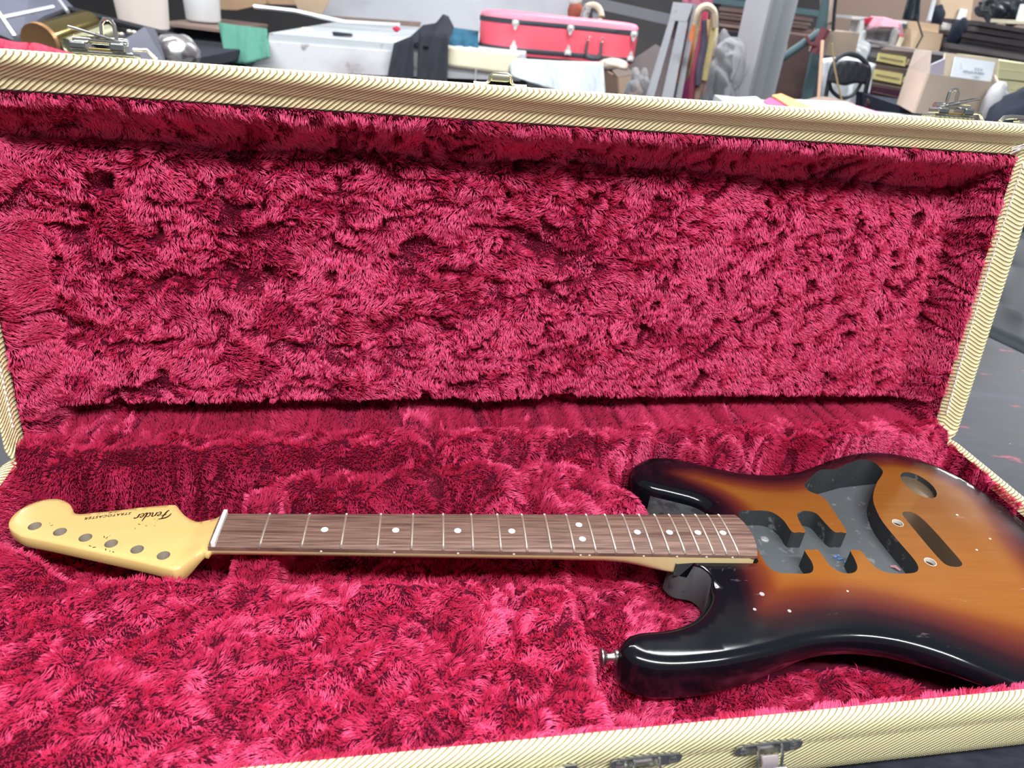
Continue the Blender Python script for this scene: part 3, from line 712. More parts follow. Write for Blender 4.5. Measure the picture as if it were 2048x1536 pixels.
for n in (3, 5, 7, 9, 12, 15, 17, 19, 21):
    x = (fx(n) + fx(n - 1)) / 2
    for y in ((0.0095, -0.0095) if n == 12 else (0.0,)):
        MB().lathe([(0.0032, -0.0004), (0.0031, 0.00012), (0.001, 0.00018)], (x, y, camber(y) - 0.0011), 20).build('position_marker', PEARL, fretboard)
    for dx in ((-0.004, 0.004) if n == 12 else (0,)):
        MB().lathe([(0.0011, 0), (0.0011, 0.0004), (0.0004, 0.0005)], (x + dx, -nw(x) / 2 + 0.0001, -0.0056), 10, Matrix.Rotation(math.pi / 2, 3, 'X')).build('side_dot', WHITE_LIP, fretboard)
MB().box((-0.0008, 0, 0.0), (0.0034, 0.0425, 0.0052), None, 0.0006).build('nut', plain('bone_nut', (0.84, 0.85, 0.80), 0.35), fretboard)
# lettering on the headstock, reading from the far side
INK = plain('decal_ink', (0.035, 0.018, 0.010), 0.4)
def script_logo():
    # strokes on a grid with x to the right and y up, cap height 1
    S = [([(0.10,-0.10),(0.28,0.10),(0.46,0.52),(0.60,1.0)], .075), ([(-0.25,0.42),(-0.12,0.72),(0.12,0.93),(0.45,1.02),(0.95,1.06)], .075), ([(0.20,0.50),(0.48,0.56),(0.80,0.62)], .05),
         ([(0.85,0.24),(1.10,0.36),(1.18,0.52),(1.04,0.58),(0.90,0.42),(0.88,0.18),(1.02,0.06),(1.22,0.12),(1.36,0.26)], .05),
         ([(1.42,0.58),(1.38,0.32),(1.34,0.04)], .065), ([(1.40,0.40),(1.60,0.58),(1.76,0.50),(1.74,0.24),(1.80,0.06),(1.96,0.16)], .055),
         ([(2.32,0.50),(2.14,0.56),(2.00,0.36),(2.04,0.10),(2.20,0.06),(2.36,0.28)], .055), ([(2.58,1.12),(2.46,0.66),(2.38,0.20),(2.44,0.04),(2.60,0.12)], .075),
         ([(2.62,0.24),(2.88,0.36),(2.96,0.52),(2.82,0.58),(2.68,0.42),(2.66,0.18),(2.80,0.06),(3.00,0.12),(3.14,0.26)], .05),
         ([(3.20,0.58),(3.18,0.32),(3.14,0.04)], .065), ([(3.18,0.36),(3.32,0.56),(3.50,0.60),(3.56,0.48)], .06)]
    V = []; F = []
    org = np.array([-0.0545, 0.0372]); ang = math.radians(180 + 10.5); sc_ = 0.0098
    ex = np.array([math.cos(ang), math.sin(ang)]); ey = np.array([-math.sin(ang), math.cos(ang)])
    for P, wd in S:
        Q = np.array([tuple(p)[:2] for p in catmull([(x, y, 0) for x, y in P], 6, False)])
        T = np.gradient(Q, axis=0); T /= np.linalg.norm(T, axis=1, keepdims=True) + 1e-9; Nn = np.stack([-T[:, 1], T[:, 0]], -1)
        tp = np.sin(np.linspace(0.25, math.pi - 0.25, len(Q)))[:, None] ** 0.6
        b0 = len(V)
        for s in (1, -1):
            for q in Q + s * Nn * wd * 1.35 * tp:
                p = org + (ex * (q[0] * 0.80 + 0.12 * q[1]) + ey * q[1]) * sc_; V.append((p[0], p[1], -0.01296))
        n = len(Q)
        for k in range(n - 1): F.append((b0 + k, b0 + n + k, b0 + n + k + 1, b0 + k + 1))
    return mesh_obj('script_logo', V, F, INK, headstock)
script_logo()
def lettering(body_txt, size, mat, parent, name, shear=0.0, bold=0.0, extrude=0.0001, align='LEFT', space=1.0, sx=1.0):
    cu = bpy.data.curves.new(name, 'FONT'); cu.body = body_txt; cu.size = size; cu.shear = shear; cu.offset = bold; cu.extrude = extrude; cu.align_x = align; cu.space_character = space
    t = bpy.data.objects.new(name, cu); C.objects.link(t); bpy.context.view_layer.update()
    me = bpy.data.meshes.new_from_object(t.evaluated_get(bpy.context.evaluated_depsgraph_get())); bpy.data.objects.remove(t)
    me.materials.clear(); me.materials.append(mat); me.name = name
    o = bpy.data.objects.new(name, me); C.objects.link(o); o.parent = parent; o.scale = (sx, 1, 1)
    return o
st_ = MB(); rs = np.random.default_rng(12)
for (x, y) in ((-0.104, 0.0335), (-0.100, 0.0345), (-0.064, 0.0255), (-0.061, 0.0235), (-0.0745, 0.0185), (-0.068, 0.0165), (-0.061, 0.0165), (-0.0760, 0.0130), (-0.0945, 0.0010), (-0.0930, 0.0035), (-0.0970, 0.0020), (-0.104, -0.0090), (-0.100, -0.0105), (-0.090, -0.0130), (-0.086, -0.0150), (-0.083, -0.0160), (-0.148, 0.0190), (-0.145, 0.0160)):
    a = rs.uniform(0, 3); l = rs.uniform(0.0006, 0.0016)
    st_.prism([(x + l * math.cos(t) * math.cos(a) - 0.35 * l * math.sin(t) * math.sin(a), y + l * math.cos(t) * math.sin(a) + 0.35 * l * math.sin(t) * math.cos(a)) for t in np.linspace(0, 2 * math.pi, 7, endpoint=False)], -0.0131, -0.01296)
tag(st_.build('wear_specks', plain('wear_brown', (0.13, 0.075, 0.03), 0.7), headstock), 'small dark wear specks on the headstock face', kind='stuff')
lt = lettering('STRATOCASTER', 0.0042, INK, headstock, 'model_lettering', 0.25, 0.00012, 0.00005, space=1.25)
lt.location = (-0.0865, 0.0345, -0.01292); lt.rotation_euler = (0, 0, math.radians(180 + 12.5))
# ------------------------------------------------------------------ latches and hardware of the case (parts of the case)
def basis(o, X, Y, Z):
    m = Matrix((Vector(X), Vector(Y), Vector(Z))).transposed().to_4x4(); m.translation = Vector(o); return m
def part_at(o, m): o.matrix_local = m; return o
def draw_latch(m, lever=True, short=False):
    """a drawbolt latch: plate with two rivets, bail and lever; local x along the rim, y away from the rim, z out of the wall"""
    p = MB()
    P = catmull([(-0.021, -0.0045, 0), (0, -0.0062, 0), (0.021, -0.0045, 0), (0.0255, 0.0, 0), (0.021, 0.0055, 0), (0, 0.0065, 0), (-0.021, 0.0055, 0), (-0.0255, 0.0, 0)], 4)
    p.prism([(q.x, q.y) for q in P], 0, 0.0016); p.tube([(-0.021, -0.0052, 0.0016), (0, -0.0064, 0.0018), (0.021, -0.0052, 0.0016)], 0.0011, 6)
    plate = part_at(p.build('latch', DARKMETAL, guitar_case, False), m)
    for s in (-1, 1):
        MB().lathe([(0.0036, 0.0012), (0.0034, 0.0024), (0.002, 0.0033), (0.0004, 0.0035)], (0.0188 * s, 0.0004, 0), 14).build('rivet', CHROME, plate, True)
        MB().tube([(0.0088 * s, -0.002, 0.0015), (0.0090 * s, 0.003, 0.0055), (0.0094 * s, 0.014, 0.0085)], 0.0011, 8).build('bail_arm', CHROME, plate, True)
    MB().lathe([(0.0024, -0.0125), (0.0024, 0.0125)], (0, 0.0140, 0.0085), 12, Matrix.Rotation(math.pi / 2, 3, 'Y')).build('pivot', CHROME, plate, True)
    if lever:
        l = MB(); W = 0.0066; prof = [(0.004, 0.0050), (0.0065, 0.0078), (0.0100, 0.0092), (0.0150, 0.0092), (0.0240, 0.0085), (0.036, 0.0062)]
        rows = []
        for k, (y, z) in enumerate(prof):
            ww = W * (1.0 if k < 4 else (1.75 if k == 4 else 1.75))
            rows.append([l.bm.verts.new((-ww, y, z - 0.0012)), l.bm.verts.new((-ww * 0.9, y, z)), l.bm.verts.new((ww * 0.9, y, z)), l.bm.verts.new((ww, y, z - 0.0012))])
        for a, b in zip(rows, rows[1:]):
            for i in range(3): l.bm.faces.new((a[i], a[i + 1], b[i + 1], b[i]))
        l.bm.faces.new(rows[0]); 
        o = l.build('lever', plain('lever_grey', (0.46, 0.40, 0.41), 0.35, 0.55), plate, True)
        md = o.modifiers.new('thick', 'SOLIDIFY'); md.thickness = 0.001
    return plate
WALLM = lambda x, z: basis((x, -0.2306, z), (1, 0, 0), (0, 0, -1), (0, -1, 0))
draw_latch(WALLM(0.3985, -0.0185)); draw_latch(WALLM(0.3085, -0.0185))
h = MB(); h.box((-0.0150, 0, 0.0012), (0.010, 0.010, 0.0024), None, 0.0008)
hp = part_at(h.build('handle_bracket', DARKMETAL, guitar_case), WALLM(0.2385, -0.0195))
MB().box((0.0165, 0, 0.0012), (0.010, 0.012, 0.0024), None, 0.0008).build('bracket_foot', DARKMETAL, hp)
MB().box((0, -0.0045, 0.0030), (0.026, 0.0020, 0.0040), None, 0.0006).build('bracket_bridge', CHROME, hp)
for s in (-1, 1): MB().tube([(0.0100 * s, -0.004, 0.002), (0.0106 * s, 0.004, 0.006), (0.010 * s, 0.014, 0.007)], 0.0012, 8).build('bracket_arm', CHROME, hp, True)
# upper halves on the outer top wall of the lid
def LIDM(x, t, n): return basis(lid(x, t, n), (1, 0, 0), tuple(-LN), tuple(LT))
def lid_latch(x, flip):
    p = MB(); p.box((0, 0.006, 0.0018), (0.046, 0.020, 0.0036), None, 0.0012)
    plate = part_at(p.build('lid_latch', DARKMETAL, guitar_case), LIDM(x, 0.3492, 0.004))
    MB().box((-0.017, 0.0, 0.0062), (0.012, 0.016, 0.0060), None, 0.0016).build('cheek', DARKMETAL, plate)
    MB().box((0.012, 0.0, 0.0066), (0.011, 0.016, 0.0068), None, 0.0016).build('cheek', DARKMETAL, plate)
    MB().lathe([(0.0030, -0.022), (0.0030, 0.018)], (0, 0.002, 0.0110), 12, Matrix.Rotation(math.pi / 2, 3, 'Y')).build('pivot', CHROME, plate, True)
    MB().box((0.000, -0.003, 0.0040), (0.020, 0.002, 0.0024), None, 0.0004).build('brass_tongue', plain('brass_strip', (0.62, 0.48, 0.18), 0.3, 1.0), plate)
    r = Matrix.Rotation(0.22 * flip, 3, 'Y')
    MB().box((-0.004 * flip, 0.002, 0.0150), (0.040, 0.012, 0.0018), r, 0.0006).box((-0.013 * flip, 0.002, 0.0172), (0.022, 0.010, 0.0016), r, 0.0005).build('lever', CHROME, plate)
    k = MB(); k.tube([(0.0000 * flip, 0, 0.013), (0.0005 * flip, 0, 0.0235), (0.0030 * flip, 0, 0.0268), (0.0075 * flip, 0, 0.0268), (0.0100 * flip, 0, 0.0235), (0.0105 * flip, 0, 0.013)], 0.0017, 8)
    k.build('hasp_loop', CHROME, plate, True)
    MB().tube([(0.022, 0, 0.006), (0.032, 0.001, 0.0065), (0.0385, 0.002, 0.0)], 0.0014, 8).build('hook_wire', CHROME, plate, True)
lid_latch(-0.0825, 1); lid_latch(0.7065, -1)
c = MB(); c.tube([(-0.024, 0, 0.0006), (-0.013, 0, 0.0006), (-0.010, 0, 0.003), (-0.0095, 0, 0.0075), (-0.006, 0, 0.0095), (0.006, 0, 0.0095), (0.0095, 0, 0.0075), (0.010, 0, 0.003), (0.013, 0, 0.0006), (0.024, 0, 0.0006)], 0.0014, 8)
c.box((0, 0.003, 0.0062), (0.0165, 0.010, 0.0062), None, 0.0018)
part_at(c.build('catch_plate', plain('pale_brass', (0.74, 0.72, 0.55), 0.25, 1.0), guitar_case, True), LIDM(0.2420, 0.3490, 0.002))
c = MB(); c.tube([(-0.026, 0, 0.0), (-0.022, 0.001, 0.0042), (-0.010, 0.002, 0.0058), (0.03, 0.002, 0.0058)], 0.0024, 8).box((0.010, 0.002, 0.0018), (0.030, 0.008, 0.0022), None, 0.0006)
part_at(c.build('corner_catch', CHROME, guitar_case, True), LIDM(0.7900, 0.3492, 0.004))
c = MB()
for k in range(9):
    a = lid(0.787 + 0.002 * (k % 4), 0.319 + 0.0008 * k, 0.004); b = lid(0.797 + 0.0022 * (k % 3), 0.329 + 0.0016 * (k % 5), 0.0085 + 0.0008 * k)
    c.tube([a, (a + b) / 2 + np.array([0.001, -0.0015, 0]), b], 0.00055, 5)
tag(c.build('loose_thread', plain('frayed_thread', (0.80, 0.78, 0.76), 0.8), guitar_case), 'frayed white thread at the upper corner of the lid')

# ------------------------------------------------------------------ the room
floor = tag(MB().box((0, 5, -0.05), (16, 18, 0.1)).build('floor', speckled('concrete', (0.10, 0.10, 0.11), (0.18, 0.17, 0.17), 0.7, 6)), kind='structure')
wall = tag(MB().box((0, 9.6, 2.0), (16, 0.2, 4.4)).build('wall_back', plain('dim_wall', (0.10, 0.095, 0.10), 0.9, 0, 0.3, 1.2)), kind='structure')
def quad(px, Y):
    if not isinstance(Y, (list, tuple)): Y = [Y] * len(px)
    return [at(x, y, d) for (x, y), d in zip(px, Y)]
def qbox(px, Y, depth, mb=None, shift=(0, 0)):
    """a solid whose front face is seen at the four pixels (clockwise from upper left) at distance Y, running back by depth"""
    lo = quad(px, Y); hi = [p + Vector((shift[0], depth, shift[1])) for p in lo]
    mb = mb or MB(); return mb.hexa(lo, hi)
def sheet(px, Y, th, mb=None):
    return (mb or MB()).hull(quad(px, Y), th)
def drape(name, top, bot, Y, mat, folds=3, amp=0.02, parent=None, n=14, m=10, lean=0.0, th=0.006, seed=0, hump=0.0):
    """hanging cloth between an upper and a lower pixel polyline, with folds in depth"""
    top = np.array(top, float); bot = np.array(bot, float)
    def samp(P, t):
        d = np.r_[0, np.cumsum(np.linalg.norm(np.diff(P, axis=0), axis=1))]; d /= d[-1]; return np.interp(t, d, P[:, 0]), np.interp(t, d, P[:, 1])
    V = []; r = np.random.default_rng(seed)
    ph = r.uniform(0, 6)
    for s in (0, 1):
        for i in range(n + 1):
            tx, ty = samp(top, i / n); bx, by = samp(bot, i / n)
            for j in range(m + 1):
                f = j / m; y = Y + lean * (1 - f) + amp * math.sin(folds * 2 * math.pi * i / n + ph + 0.8 * f) * (0.25 + 0.75 * f) + amp * 0.5 * math.sin(7 * f + 2.3 * i) - hump * math.sin(math.pi * f)
                V.append(at(tx + (bx - tx) * f, ty + (by - ty) * f, y + s * th))
    N = (n + 1) * (m + 1); F = []
    for i in range(n):
        for j in range(m):
            a = i * (m + 1) + j; F.append((a, a + 1, a + m + 2, a + m + 1)); F.append((N + a, N + a + m + 1, N + a + m + 2, N + a + 1))
    rim = [i * (m + 1) for i in range(n + 1)] + [n * (m + 1) + j for j in range(1, m + 1)] + [i * (m + 1) + m for i in range(n - 1, -1, -1)] + [j for j in range(m - 1, 0, -1)]
    for k in range(len(rim)): a, b = rim[k], rim[(k + 1) % len(rim)]; F.append((a, b, N + b, N + a))
    return mesh_obj(name, V, F, mat, parent, True)
def blob(name, c, size, mat, parent=None, rough=0.25, seed=0, sub=4):
    bm = bmesh.new(); bmesh.ops.create_icosphere(bm, subdivisions=sub, radius=1)
    co = np.array([v.co for v in bm.verts]); s = seed * 3.7
    d = 1 + rough * (vnoise(co[:, 0] + s, co[:, 1] + co[:, 2] * 0.7, 0.55, 31) * 0.7 + vnoise(co[:, 1] - s, co[:, 2] + co[:, 0] * 0.6, 0.22, 32) * 0.45)
    for v, k in zip(bm.verts, d): v.co = Vector((v.co.x * size[0] * k, v.co.y * size[1] * k, v.co.z * size[2] * k)) + Vector(c)
    me = bpy.data.meshes.new(name); bm.to_mesh(me); bm.free(); me.materials.append(mat)
    me.polygons.foreach_set('use_smooth', np.ones(len(me.polygons), bool))
    o = bpy.data.objects.new(name, me); C.objects.link(o)
    if parent: o.parent = parent
    return o
GREYTOP = speckled('scuffed_grey_paint', (0.56, 0.60, 0.63), (0.30, 0.29, 0.28), 0.55, 9, 0.66, spot2=(0.44, 0.45, 0.49))
FASCIA = speckled('smeared_white_paint', (0.74, 0.75, 0.78), (0.33, 0.29, 0.27), 0.65, 7, 0.60, spot2=(0.44, 0.42, 0.44))
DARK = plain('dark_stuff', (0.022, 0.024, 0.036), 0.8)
NAVY = plain('navy_cloth', (0.012, 0.017, 0.034), 0.85, 0, 0.3, 14)
BROWN = speckled('brown_board', (0.24, 0.17, 0.14), (0.40, 0.31, 0.26), 0.75, 8)
KRAFT = plain('kraft_board', (0.47, 0.38, 0.31), 0.8, 0, 0.08, 5)
KRAFT2 = plain('tan_board', (0.56, 0.42, 0.29), 0.8, 0, 0.15, 5)
_cl = NT('hazy_plastic'); CLEAR = _cl.out(base=_cl.mix(_cl.noise(12, 4), (0.60, 0.61, 0.66), (0.95, 0.95, 0.98)), rough=0.22, spec=1.0, Transmission_Weight=0.82, IOR=1.06)
STEEL = plain('grey_steel', (0.40, 0.42, 0.45), 0.45, 0.25, 0.12, 6)
TEAL = speckled('teal_paint', (0.085, 0.15, 0.17), (0.16, 0.14, 0.13), 0.55, 30)
WHITE = plain('white_paint', (0.74, 0.77, 0.78), 0.5, 0, 0.08, 7)
CREAM = plain('cream_sheet', (0.68, 0.63, 0.47), 0.7, 0, 0.06, 4)
YELL = plain('yellow_tweed', (0.70, 0.62, 0.27), 0.7, 0, 0.12, 60)
MAROON = plain('maroon_cloth', (0.060, 0.016, 0.036), 0.7)
UMBER = plain('umber_trim', (0.105, 0.078, 0.068), 0.7)
WOODL = speckled('pale_plywood', (0.55, 0.36, 0.22), (0.42, 0.26, 0.15), 0.7, 9)

# the table the case stands on
tt = NT('worn_black_paint'); _o = tt.n('TexCoord').outputs['Object']
_n = tt.noise(7, 6, vec=_o, stretch=(1.0, 3.0, 1), rough=0.62)
_c = tt.mix(tt.ramp(_n, [(0.40, 0.0), (0.72, 1.0)]), (0.008, 0.010, 0.016), (0.052, 0.054, 0.070))
_c = tt.mix(tt.ramp(tt.noise(22, 5, vec=_o, stretch=(0.8, 1.6, 1)), [(0.63, 0.0), (0.70, 0.8)]), _c, (0.30, 0.045, 0.085))
_c = tt.mix(tt.ramp(tt.noise(150, 3, vec=_o), [(0.74, 0.0), (0.78, 0.9)]), _c, (0.50, 0.50, 0.54))
TABLE = tt.out(base=_c, rough=tt.math('ADD', 0.30, tt.math('MULTIPLY', _n, 0.25)), spec=0.22)
table = empty('work_table', (0.15, 0.30, 0), 0, 'black painted work table scuffed with red, under the open tweed case', 'table')
MB().box((0.1, 0.05, ZC - 0.0705 - 0.02), (3.2, 1.90, 0.04), None, 0.004).build('tabletop', TABLE, table)
for x in (-1.40, 1.60):
    for y in (-0.82, 0.92): MB().box((x, y, (ZC - 0.11) / 2), (0.08, 0.08, ZC - 0.112), None, 0.004).build('leg', DARK, table)
# rough black sheet at the far right of the table
tz = ZC - 0.0705
def ridged():
    nx, ny = 60, 44; V = []; F = []
    p0, p1, p2, p3 = atz(1905, 640, tz), atz(2120, 742, tz), atz(2140, 470, tz), atz(1930, 430, tz)
    for i in range(nx + 1):
        for j in range(ny + 1):
            u, v = i / nx, j / ny
            p = (p0 * (1 - u) + p1 * u) * (1 - v) + (p3 * (1 - u) + p2 * u) * v
            w_ = v * 9 + 0.9 * math.sin(3.2 * u + 1.5 * math.sin(2.2 * v)) + 0.25 * math.sin(11 * u)
            z = 0.010 + 0.030 * v + 0.011 * (1 - abs(math.sin(w_ * 1.6)) ** 0.5)
            if j == 0: z = 0.0005
            V.append((p.x, p.y, tz + z))
    for i in range(nx):
        for j in range(ny): a = i * (ny + 1) + j; F.append((a, a + ny + 1, a + ny + 2, a + 1))
    n = len(V); rim = [i * (ny + 1) for i in range(nx + 1)] + [nx * (ny + 1) + j for j in range(1, ny + 1)] + [i * (ny + 1) + ny for i in range(nx - 1, -1, -1)] + list(range(ny - 1, 0, -1))
    for k in rim: V.append((V[k][0], V[k][1], tz + 0.0003))
    for k in range(len(rim)): a, b = rim[k], rim[(k + 1) % len(rim)]; F.append((b, a, n + k, n + (k + 1) % len(rim)))
    F.append(tuple(range(n, n + len(rim))))
    return mesh_obj('black_sheet', V, F, plain('black_rubber', (0.010, 0.014, 0.020), 0.45, 0, 0.3, 30, spec=0.15), None, True)
tag(ridged(), 'black wrinkled rubbery sheet on the table beside the right edge of the case lid', 'sheet')

# --- left: low bench with the black instrument case, brass pieces, red cloth
lb = empty('left_bench', (-1.9, 3.3, 0), 0, 'dark low bench under the black instrument case and the tall white bucket', 'bench')
MB().box((-0.78, 0.35, 0.80), (1.86, 2.1, 0.05)).build('top', DARK, lb)
for x in (-1.6, 0.05):
    for y in (-0.6, 1.3): MB().box((x, y, 0.387), (0.07, 0.07, 0.774)).build('leg', DARK, lb)
SLATE = plain('slate_lining', (0.085, 0.088, 0.12), 0.7, 0, 0.6, 2.2)
bc = empty('instrument_case', at(240, 122, 3.0), 0, 'open black instrument case with slate lining at the far left, holding brass tubes', 'instrument case')
def rel(o, root): o.location = o.location - root.location; o.parent = root; return o
rim = [(30, 88), (90, 40), (140, 20), (215, 40), (300, 62), (355, 76), (385, 95), (390, 112)]; fr = [(372, 128), (300, 130), (235, 128), (150, 124), (60, 118)]
Yr = [3.3, 3.55, 3.7, 3.6, 3.35, 3.2, 3.1, 3.0]; Yf = [2.9, 2.85, 2.85, 2.9, 3.0]
mb = MB(); P = quad(rim + fr, Yr + Yf)
mb.tube(P + [P[0]], 0.016, 8, cap=False)
rel(mb.build('rim', plain('black_vinyl', (0.02, 0.02, 0.026), 0.45), None, True), bc)
mb = MB(); bot = [p + Vector((0, 0, -0.05)) for p in P]; mb.hexa([Vector((p.x, p.y, 0.8465)) for p in P], bot)
rel(mb.build('shell', plain('black_shell', (0.03, 0.03, 0.04), 0.6, 0, 0.4, 8), None), bc)
rel(sheet([(-90, 40), (70, -60), (165, 40), (40, 92)], [3.35, 3.9, 3.85, 3.35], 0.03).build('lid', SLATE, None), bc)
for a, b, Ya, Yb, r in (((2, 36), (107, 14), 3.2, 3.45, 0.009), ((-4, 24), (30, 74), 3.18, 3.1, 0.010), ((114, -6), (136, 24), 3.6, 3.5, 0.008)):
    rel(MB().tube([at(*a, Ya), at(*b, Yb)], r, 8).build('lid_strut', plain('bright_rod', (0.66, 0.70, 0.74), 0.3, 0.6), None, True), bc)
rel(sheet([(238, 92), (292, 58), (312, 62), (332, 128), (230, 128)], [2.9, 2.98, 2.95, 2.8, 2.8], 0.02).build('inner_flap', SLATE, None), bc)
BRASS = plain('lacquered_brass', (0.36, 0.28, 0.11), 0.18, 0.9, 0.25, 6); COPPER = plain('copper_rim', (0.55, 0.30, 0.14), 0.35, 0.7); OLIVE = plain('pale_olive_metal', (0.50, 0.50, 0.34), 0.3, 0.6)
def cyl_between(a, b, r0, r1, mat, name, label, cat, rimmat=None):
    root = empty(name, (a + b) / 2, 0, label, cat); d = (b - a).normalized(); q = d.to_track_quat('Z', 'Y').to_matrix(); L = (b - a).length
    o = MB().lathe([(r0 * 0.9, 0.006), (r0, 0), (r0, 0.02), (r1, L - 0.02), (r1 * 0.96, L)], a, 28, q).build('barrel', mat, None, True); rel(o, root)
    if rimmat:
        o = MB().lathe([(r0 * 0.80, -0.004), (r0 * 1.08, -0.008), (r0 * 1.10, 0.012), (r0 * 0.82, 0.016)], a, 28, q).build('rim', rimmat, None, True); rel(o, root)
    return root
cyl_between(at(80, 84, 2.90), at(178, 50, 3.25), 0.062, 0.058, BRASS, 'brass_tube', 'large shiny brass tube with copper rim lying in the black instrument case', 'tube', COPPER)
cyl_between(at(136, 92, 2.78), at(220, 63, 3.0), 0.026, 0.026, OLIVE, 'metal_tube', 'thin pale olive metal tube lying in front of the large brass tube', 'tube')
blob('tarnished_bell', at(352, 104, 2.98), (0.082, 0.07, 0.062), speckled('tarnished_silver', (0.24, 0.22, 0.23), (0.62, 0.62, 0.62), 0.3, 14, 0.52, 0.4), None, 0.16, 3); tag(bpy.data.objects['tarnished_bell'], 'blotchy tarnished silver bell at the right end of the black instrument case', 'bell')
blob('crumpled_foil', at(205, 84, 2.80), (0.028, 0.025, 0.028), plain('dark_foil', (0.10, 0.10, 0.13), 0.2, 0.7, 0.5, 60), None, 0.5, 4, 3); tag(bpy.data.objects['crumpled_foil'], 'small crumpled dark foil ball beside the left latch of the lid', 'foil')
for k, (x, y) in enumerate(((232, 67), (243, 69), (258, 63), (268, 65), (279, 67))):
    o = blob('brass_nugget', at(x, y, 3.22), (0.010, 0.009, 0.008), plain('bright_speck', (0.80, 0.76, 0.62), 0.3, 0.5), None, 0.3, k, 2); tag(o, 'small bright metal piece loose in the black instrument case, %s from the left of five' % ('first', 'second', 'third', 'fourth', 'last')[k], 'metal piece', 'loose bright pieces in the black case')
drape('red_cloth', [(-20, 72), (30, 84), (75, 86), (110, 97), (165, 112)], [(-20, 140), (40, 140), (80, 140), (120, 140), (170, 140)], 2.3, plain('red_velvet', (0.55, 0.035, 0.085), 0.85, 0, 0.35, 25), 4, 0.06, None, 20, 8, 0.20)
tag(bpy.data.objects['red_cloth'], 'bunched red velvet cloth behind the upper left corner of the lid', 'cloth')
b2 = empty('trestle', (-1.35, 2.3, 0), 0, 'dark trestle under the bunched red cloth', 'trestle')
MB().box((0, 0.05, 0.87), (1.3, 0.5, 0.03)).build('top', DARK, b2); MB().box((-0.5, 0.05, 0.4275), (0.06, 0.4, 0.855)).build('leg', DARK, b2); MB().box((0.5, 0.05, 0.4275), (0.06, 0.4, 0.855)).build('leg', DARK, b2)
def bucket(px0, px1, pyb, Y, mat, label, taper=0.88, h=0.36):
    a = at(px0, pyb, Y); b = at(px1, pyb, Y); r = (b.x - a.x) / 2; c = Vector(((a.x + b.x) / 2, Y + r, 0)); zb = at((px0 + px1) / 2, pyb, Y).z
    root = empty('bucket', (c.x, c.y, zb), 0, label, 'bucket')
    MB().lathe([(r * taper * 0.9, 0), (r * taper, 0.012), (r * 1.04, h - 0.03), (r * 1.08, h - 0.03), (r * 1.08, h), (r * 0.98, h), (r * 0.86, 0.03), (0.001, 0.03)], (0, 0, 0), 32).build('pail', mat, root, True)
    hb = []
    for k in range(13):
        t = math.pi * k / 12; hb.append((-r * 1.06 * math.cos(t), -r * 0.9 * math.sin(t) - 0.01, h - 0.04 - 0.55 * r * math.sin(t) * 1.3))
    hd = MB().tube(hb, 0.004, 6).build('handle', plain('wire', (0.62, 0.58, 0.52), 0.4, 0.5), root, True)
    MB().tube([hb[8], hb[9], hb[10]], 0.010, 8).build('grip', WHITE, hd, True)
    return root
bucket(212, 316, 62, 4.15, plain('warm_white_plastic', (0.80, 0.70, 0.64), 0.45, 0, 0.06, 3), 'tall pinkish white plastic bucket behind the black instrument case')
# --- bench with the plank, green cloth and second bucket
pb = empty('plank_bench', at(400, 62, 4.75), 0, 'brown plank bench with a dark box for the shade below it, holding the small white bucket', 'bench')
rel(qbox([(316, 44), (450, 60), (450, 66), (318, 50)], 4.75, 0.75).build('plank', BROWN, None), pb)
rel(qbox([(334, 56), (470, 70), (460, 190), (330, 180)], 4.9, 0.5).build('front_shade_box', DARK, None), pb)  # dark box added for the shade under the plank
bucket(358, 427, 44, 4.95, plain('cool_white_plastic', (0.80, 0.83, 0.85), 0.45, 0, 0.05, 3), 'small white plastic bucket standing on the brown plank bench', 0.95, 0.30)
gb = empty('grey_bench', at(760, 120, 4.5), 0, 'long grey bench with a smeared white front, across the back of the room', 'bench')
rel(qbox([(538, 66), (1050, 108), (1050, 124), (536, 84)], 4.46, 1.75).build('top', GREYTOP, None), gb)
rel(qbox([(538, 83), (1045, 124), (1040, 162), (500, 140)], 4.452, 0.08).build('front_panel', FASCIA, None), gb)
rel(qbox([(480, 134), (1052, 160), (1050, 260), (470, 250)], 4.9, 0.4).build('base_shade_box', DARK, None), gb)  # near-black box standing for the shade beneath the bench
rel(qbox([(503, 134), (545, 138), (545, 300), (503, 300)], 4.50, 0.06).build('leg', BROWN, None), gb)
o = drape('green_cloth', [(436, 44), (470, 50), (534, 57)], [(452, 124), (490, 128), (541, 116)], 4.36, plain('green_felt', (0.085, 0.25, 0.19), 0.9, 0, 0.12, 30), 2, 0.018, None, 16, 10, 0.16); tag(o, 'faded green cloth hanging over the left end of the grey bench', 'cloth')
zt_b = at(760, 86, 4.46).z
def flat(px, Z, th, mb=None): return (mb or MB()).hull([atz(x, y, Z) for x, y in px], th)
ZB_ = at(760, 86, 4.46).z + 0.02
def ontop(px, py, back=0.0): return at(px, py, 5.2 + back)
for nm, px, Y, mt, lb_, ct in (
    ('plywood_offcut', [(424, -12), (532, -4), (532, 8), (474, 20), (424, 18)], 6.0, WOODL, 'orange brown plywood offcut leaning behind the small white bucket', 'plywood'),
    ('kraft_sheet', [(585, -12), (662, -6), (645, 28), (598, 22)], 5.9, KRAFT2, 'tan kraft sheet propped on the back of the grey bench', 'cardboard'),
    ('brown_strip', [(640, 30), (842, 44), (840, 54), (650, 40)], 5.85, BROWN, 'long brown cardboard strip along the back of the grey bench', 'cardboard'),
    ('orange_strip', [(530, -8), (590, -4), (592, 10), (532, 8)], 6.05, WOODL, 'short orange brown board between the plywood and the kraft sheet', 'board')):
    o = sheet(px, Y, 0.02).build(nm, mt, None); tag(o, lb_, ct)
